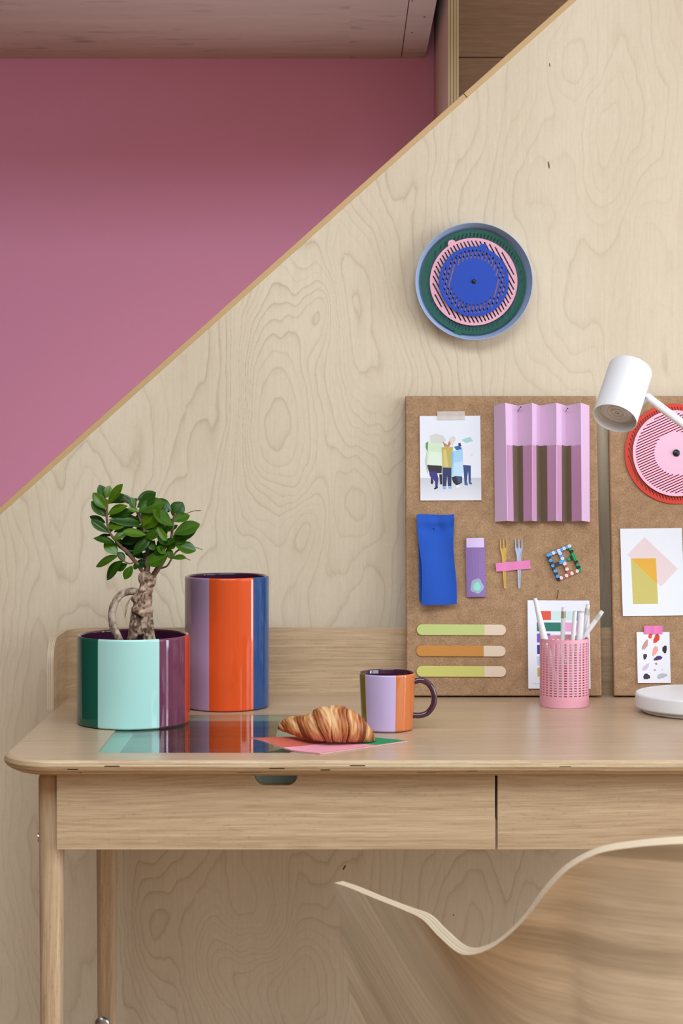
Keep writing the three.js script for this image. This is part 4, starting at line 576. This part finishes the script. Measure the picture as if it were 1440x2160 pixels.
// ------------------------------------------------------------------ dish with slotted discs on the wall
{
  const d = 3.115, c = at(999.6, 593, d), PW = d / F, face = z => V(c.x, c.y, z);
  const dish = thing('wall_dish', 'round blue-grey metal dish hung on the plywood, slotted discs inside', 'dish', face(WZ)), R = 124 * PW;
  const g = lathe([[0.0005, 0.0008], [R - 0.016, 0.0008], [R - 0.005, 0.010], [R - 0.0002, 0.029], [R, 0.0305], [R - 0.0013, 0.0305], [R - 0.0066, 0.0115], [R - 0.0165, 0.0026], [0.0005, 0.0026]], 128); g.rotateX(Math.PI / 2); part('dish', g, std(S(172, 194, 232), 0.42, { metalness: 0.1 }), dish);
  const zo = z => WZ + z, disc = (label, R_, rin, rout, ang, step, wid, tab, z, col, ph) => solo('perforated_disc', slotted(R_ * PW, rin * PW, rout * PW, ang, step * PW, wid * PW, tab && [tab[0], tab[1] * PW], ph), discM(col), label, 'disc', face(zo(z)));
  disc('large green slotted disc inside the wall dish, behind the pink disc', 111, 78, 105, 1.26, 7.4, 3.0, [-1.866, 8.5], 0.0140, S(0, 92, 68), 0);
  disc('pink slotted disc between the green and the blue disc in the wall dish', 92.7, 54, 88, -1.08, 7.6, 3.0, [2.09, 8.5], 0.0190, S(240, 176, 192), 0);
  disc('small blue slotted disc in front of the pink one in the wall dish', 74, 48, 68, 1.32, 7.6, 3.2, [1.31, 8], 0.0240, S(14, 70, 184), 0.001);
  const p = thing('peg', 'black peg in the middle of the blue disc on the wall', 'peg', face(WZ)); part('shaft', (() => { const q = new THREE.CylinderGeometry(0.0014, 0.0014, 0.024, 12); q.rotateX(Math.PI / 2); q.translate(0, 0, 0.0146); return q; })(), M.black, p); part('head', (() => { const q = lathe([[0.0005, 0.0258], [0.0034, 0.0258], [0.0038, 0.0265], [0.003, 0.028], [0.0005, 0.0283]], 24); q.rotateX(Math.PI / 2); return q; })(), M.black, p);
}

// ------------------------------------------------------------------ pencil cup and pencils
{
  const d = 2.972, base = V((1189.7 - VX) / F * d, DESK + 0.0004, -d), R = 0.0388, H = 0.1065, th = 0.0012;
  const t = thing('pencil_cup', 'pink perforated metal pencil cup standing by the right edge of the left cork board', 'pencil cup', base);
  // wall: a grid of angles and heights with the openings left out, inside, outside and cut edges built
  const cols = 30, ang = [], open = []; for (let c = 0; c < cols; c++) { const a0 = c / cols * 2 * Math.PI, da = 2 * Math.PI / cols; ang.push(a0, a0 + da * 0.40, a0 + da * 0.7); open.push(false, true, true); } ang.push(2 * Math.PI);
  const ys = [0, 0.0005, 0.0165], yOpen = [false, false]; const rows = 21, y0 = 0.0165, y1 = 0.1010, pitch = (y1 - y0) / rows; for (let j = 0; j < rows; j++) { const hh = lerp(0.42, 0.8, j / (rows - 1)) * pitch, yb = y0 + j * pitch + (pitch - hh) / 2; ys.push(yb, yb + hh); yOpen.push(false, true); } ys.push(H); yOpen.push(false);
  const pos = [], nor = [], nA = ang.length - 1, nY = ys.length - 1, P = (r, i, j) => [r * Math.sin(ang[i]), ys[j], r * Math.cos(ang[i])], N = (s, i) => [s * Math.sin(ang[i]), 0, s * Math.cos(ang[i])], solid = (i, j) => j >= 0 && j < nY && !(open[(i + nA) % nA] && yOpen[j]);
  const quad = (a, b, c, e, na, nb, nc, ne) => { pos.push(...a, ...b, ...c, ...a, ...c, ...e); nor.push(...na, ...nb, ...nc, ...na, ...nc, ...ne); };
  for (let i = 0; i < nA; i++) for (let j = 0; j < nY; j++) if (solid(i, j)) {
    quad(P(R, i, j), P(R, i + 1, j), P(R, i + 1, j + 1), P(R, i, j + 1), N(1, i), N(1, i + 1), N(1, i + 1), N(1, i)); const r = R - th; quad(P(r, i + 1, j), P(r, i, j), P(r, i, j + 1), P(r, i + 1, j + 1), N(-1, i + 1), N(-1, i), N(-1, i), N(-1, i + 1));
    if (!solid(i, j + 1)) quad(P(R, i, j + 1), P(R, i + 1, j + 1), P(r, i + 1, j + 1), P(r, i, j + 1), ...Array(4).fill([0, 1, 0])); if (!solid(i, j - 1)) quad(P(r, i, j), P(r, i + 1, j), P(R, i + 1, j), P(R, i, j), ...Array(4).fill([0, -1, 0]));
    if (!solid(i + 1, j)) { const n = [Math.cos(ang[i + 1]), 0, -Math.sin(ang[i + 1])]; quad(P(R, i + 1, j), P(r, i + 1, j), P(r, i + 1, j + 1), P(R, i + 1, j + 1), n, n, n, n); } if (!solid(i - 1, j)) { const n = [-Math.cos(ang[i]), 0, Math.sin(ang[i])]; quad(P(r, i, j), P(R, i, j), P(R, i, j + 1), P(r, i, j + 1), n, n, n, n); }
  }
  const g = new THREE.BufferGeometry(); g.setAttribute('position', new THREE.Float32BufferAttribute(pos, 3)); g.setAttribute('normal', new THREE.Float32BufferAttribute(nor, 3));
  const pm = std(S(242, 170, 184), 0.5); part('wall', g, pm, t, 'pink wall with rows of small openings'); part('bottom', lathe([[0.0005, 0.0004], [R - 0.0013, 0.0004], [R - 0.0013, 0.0018], [0.0005, 0.0018]], 48), pm, t);
  const white = phys(S(238, 238, 238), 0.35), eraser = std(S(236, 232, 228), 0.8), ferrule = std(S(196, 186, 170), 0.35, { metalness: 0.6 }), woodE = std(S(206, 176, 140), 0.7), lead = std(S(60, 58, 58), 0.5), ring = std(S(200, 190, 172), 0.5);
  const inCup = (px, py, dz) => at(px, py, d - dz);
  const sticks = [
    [[1128, 1262, 0.004], [1176, 1470, 0.012], 0.0033, 0.0062, 'marker', 'thick white tapered marker leaning left in the pencil cup'],
    [[1188.5, 1281, -0.004], [1181, 1484, -0.008], 0.0036, 0.0036, 'eraser', 'white pencil with a beige ferrule and worn eraser standing upright in the cup'],
    [[1212.5, 1289, 0.012], [1197, 1484, 0.012], 0.0037, 0.0037, 'hex', 'white hexagonal pencil with a bare lead end in the middle of the cup'],
    [[1225.5, 1290, 0.0], [1213, 1484, 0.004], 0.0054, 0.0054, 'tube', 'wide white pen with an open brown end next to the hexagonal pencil'],
    [[1240, 1275, -0.016], [1206, 1480, -0.02], 0.0036, 0.0036, 'eraser', 'white pencil partly hidden behind the wide pen'],
    [[1270, 1289, -0.006], [1163, 1438, -0.018], 0.0038, 0.0038, 'eraser', 'white pencil leaning far over the right rim of the cup'],
  ];
  for (const [a, b, ra, rb, kind, label] of sticks) {
    const A = inCup(...a), Bp = inCup(...b), o = thing(kind === 'marker' || kind === 'tube' ? 'pen' : 'pencil', label, kind === 'marker' || kind === 'tube' ? 'pen' : 'pencil', Bp, 'white pens and pencils in the cup'), top = A.clone().sub(Bp), dir = top.clone().normalize(), back = x => top.clone().addScaledVector(dir, -x);
    if (kind === 'marker') { const mid = top.clone().multiplyScalar(0.6); part('barrel', merge([rod(V(0, 0, 0), mid, rb, rb * 0.94, 24), rod(mid, back(0.002), rb * 0.94, ra, 24)]), white, o); part('end', rod(back(0.002), top, ra, ra * 0.75, 24), white, o); }
    else if (kind === 'tube') { part('barrel', rod(V(0, 0, 0), back(0.0015), rb, ra, 24), white, o); part('end_ring', rod(back(0.0015), top, ra * 0.98, ra * 0.9, 24), woodE, o, 'brown end'); }
    else if (kind === 'hex') { part('barrel', rod(V(0, 0, 0), top, rb, ra, 6), white, o); part('lead', rod(back(0.0008), top.clone().addScaledVector(dir, 0.0003), 0.0012, 0.0012, 10), lead, o, 'dark lead'); }
    else { part('barrel', rod(V(0, 0, 0), back(0.017), rb, ra, 10), white, o); part('ferrule', rod(back(0.017), back(0.006), ra * 1.04, ra * 1.04, 18), a[0] === 1188.5 ? ferrule : std(S(214, 212, 208), 0.4, { metalness: 0.3 }), o); part('eraser', rod(back(0.006), top, ra * 0.97, ra * 0.85, 18), eraser, o); }
  }
}

// ------------------------------------------------------------------ desk lamp
{
  const bx = 0.5397, bz = -2.9, base = V(bx, DESK + 0.0004, bz), t = thing('desk_lamp', 'white desk lamp with a tilted cylinder head and a round base beside the cork boards', 'lamp', base);
  const wm = phys(S(240, 240, 240), 0.42), R = 0.0985;
  part('base', lathe([[0.0005, 0.0065], [R - 0.004, 0.0065], [R - 0.001, 0.0075], [R, 0.010], [R, 0.0265], [R - 0.0012, 0.029], [R - 0.004, 0.0298], [0.0005, 0.0302]], 128), wm, t);
  part('foot', lathe([[0.0005, 0], [R - 0.012, 0], [R - 0.010, 0.0015], [R - 0.010, 0.0066], [0.0005, 0.0066]], 96), wm, t);
  part('charging_mark', (() => { const g = new THREE.BoxGeometry(0.014, 0.0003, 0.0022); g.translate(-0.012, 0.0303, 0.01); g.rotateY(0.5); return g; })(), std(S(250, 250, 250), 0.3), t);
  const L = p => p.clone().sub(base), elbow = L(at(1528, 962, 2.905)), joint = L(at(1366, 838, 2.842));
  part('stem', rod(V(elbow.x, 0.030, elbow.z), V(elbow.x, elbow.y + 0.012, elbow.z), 0.0062, 0.0062, 24), wm, t); part('elbow', (() => { const g = new THREE.SphereGeometry(0.0085, 24, 16); g.translate(elbow.x, elbow.y, elbow.z); return g; })(), wm, t);
  part('arm', rod(elbow, joint, 0.0066, 0.0062, 24), wm, t);
  const bc = L(at(1296, 883, 2.80)), ax = V(0.325, 0.785, -0.53).normalize(), q = new THREE.Quaternion().setFromUnitVectors(V(0, 1, 0), ax), r = 0.0336, len = 0.097;
  const head = part('lamp_head', (() => { const g = lathe([[0.0005, 0.018], [r - 0.0022, 0.018], [r - 0.0012, 0.010], [r - 0.0011, 0.0006], [r - 0.0005, 0], [r, 0.0008], [r, len - 0.003], [r - 0.0008, len - 0.0008], [r - 0.003, len], [0.0005, len]], 96); g.applyQuaternion(q); g.translate(bc.x, bc.y, bc.z); return g; })(), wm, t);
  const put = g => { g.applyQuaternion(q); g.translate(bc.x, bc.y, bc.z); return g; };
  part('bulb', put(lathe([[0.0005, 0.0135], [0.010, 0.0128], [0.0205, 0.0120], [0.0222, 0.0124], [0.0238, 0.0118], [0.0248, 0.0125], [0.0248, 0.0178], [0.0005, 0.0178]], 64)), phys(S(206, 206, 206), 0.15, { metalness: 0.1, clearcoat: 1 }), head, 'unlit reflector bulb');
  part('bulb_lens', put(merge([[0.0055, 0.0012], [0.0125, 0.0013], [0.0185, 0.0012]].map(([R2, w]) => { const g = new THREE.TorusGeometry(R2, w, 8, 40); g.rotateX(Math.PI / 2); g.translate(0, 0.0128, 0); return g; }))), phys(S(235, 235, 236), 0.08, { metalness: 0.1, clearcoat: 1 }), head);
  part('knuckle', (() => { const c = bc.clone().addScaledVector(ax, 0.045), dirv = joint.clone().sub(c), n = dirv.clone().addScaledVector(ax, -dirv.dot(ax)).normalize(); const a = c.clone().addScaledVector(n, r - 0.001); return rod(a, joint.clone().lerp(a, 0.2), 0.0036, 0.0036, 16); })(), std(S(150, 150, 150), 0.4), t, 'grey joint pin between head and arm');
  part('arm_cap', (() => { const g = new THREE.SphereGeometry(0.0063, 20, 12); g.translate(joint.x, joint.y, joint.z); return g; })(), wm, t);
}

// ------------------------------------------------------------------ bent plywood chair in front of the desk
{
  const t = thing('shell_chair', 'bent oak plywood armchair with its back to the viewer in front of the desk', 'chair', V(0.318, 0, -1.9)), O = V(0.318, 0, -1.9);
  const key = [[705, 1862, 2.06], [735, 1872, 2.035], [790, 1895, 1.985], [850, 1919, 1.93], [890, 1939, 1.888], [925, 1975, 1.846], [972, 2012, 1.796], [1020, 2007, 1.753], [1070, 1975, 1.718], [1115, 1930, 1.693], [1155, 1878, 1.675], [1200, 1833, 1.658], [1260, 1801, 1.641], [1340, 1787, 1.625], [1430, 1780, 1.613], [1520, 1778, 1.61]].map(p => at(...p));
  const full = [...key, ...key.slice(0, -1).reverse().map(p => V(2 * O.x - p.x, p.y, p.z))], curve = new THREE.CatmullRomCurve3(full, false, 'centripetal'), NU = 180;
  const tops = []; for (let i = 0; i <= NU; i++) tops.push(curve.getPoint(i / NU));
  const yB = 0.43, lx = O.x, lz = -1.86;
  const f = (u, v) => { const p = tops[Math.round(u * NU)], y = lerp(yB, p.y, v), fr = p.y - y, back = smooth(lz - 0.05, lz + 0.2, p.z); return V(lx + (p.x - lx) * (1 - 0.42 * fr), y, lz + (p.z - lz) * (1 - 0.6 * fr) - 0.10 * fr * back).addScaledVector(V(lx - p.x, 0, lz + 0.1 - p.z).normalize(), 0.034 * (1 - Math.exp(-fr / 0.05)) * smooth(0.08, 0.16, Math.min(u, 1 - u)) * (1 - 0.7 * smooth(0.3, 0.42, Math.min(u, 1 - u)))).sub(O); };
  // grain lines run level round the back and fall away over the arms
  const len = []; { let a = 0; for (let i = 0; i <= NU; i++) { if (i) a += tops[i].distanceTo(tops[i - 1]); len.push(a); } }
  const drop = i => { const c = Math.abs(i / NU - 0.5) * 2; return 0.30 * Math.pow(smooth(0.45, 1.05, c), 1.3) - 0.01 * Math.cos(c * 3); };
  const shellTex = dataTexture(2048, 1024, (x, y, o) => { const u = x / 2048 * 1.2, v = y / 1024 * 0.6, wv = 0.012 * (fbm(u * 2.4, v * 5, 2, 101) - 0.5), vv = v + wv, b = fbm(u * 1.2, vv * 20, 3, 103) - 0.5, l = n2(u * 2.5, vv * 120, 9999, 9999, 105) - 0.5, fi = n2(u * 14, vv * 420, 9999, 9999, 107) - 0.5, fr = n2(u * 50, vv * 700, 9999, 9999, 111) - 0.5, dk = smooth(0.6, 0.85, n2(u * 2.2, vv * 55, 9999, 9999, 109)) * smooth(0.4, 0.7, n2(u * 3, vv * 9, 9999, 9999, 112)), wingShade = smooth(0.42, 0.2, u) * (0.7 + 0.6 * n2(u * 2, vv * 16, 9999, 9999, 115)), m = (1 + 0.16 * b + 0.08 * l + 0.08 * fi + 0.05 * fr - 0.20 * dk) * (1 - 0.11 * wingShade); o[0] = 230 * m; o[1] = 212 * Math.pow(m, 1.08); o[2] = 180 * Math.pow(m, 1.2); });  // left wing of the shell painted darker: shade put into the veneer colour
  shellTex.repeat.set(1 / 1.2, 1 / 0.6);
  const [shell, rim] = sheet(NU, 40, (u, v) => f(u, v), 0.0105, (u, v) => { const i = Math.round(u * NU), p = tops[i]; return [len[i], lerp(yB, p.y, v) - 0.85 * drop(i) + 0.3]; }, true);
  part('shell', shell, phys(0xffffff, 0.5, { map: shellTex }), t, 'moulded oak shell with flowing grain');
  part('shell_edge', rim, std(0xffffff, 0.55, { map: plyEdge }), t, 'pale plywood edge');
  const sg = extrude(roundRect(0.40, 0.40, 0.12), 0.012, 0.003); sg.rotateX(-Math.PI / 2); sg.translate(0, 0.432, 0.03); part('seat', uvBox(sg), M.oak, t);
  for (const [sx, sz] of [[-1, -1], [1, -1], [-1, 1], [1, 1]]) part('leg', rod(V(sx * 0.15, 0.432, 0.03 + sz * 0.14), V(sx * 0.23, 0, 0.03 + sz * 0.22), 0.016, 0.011, 20), M.oak, t);
}

scene.traverse(o => { if (o.isMesh) { o.castShadow = true; o.receiveShadow = true; } });
renderer.render(scene, camera);
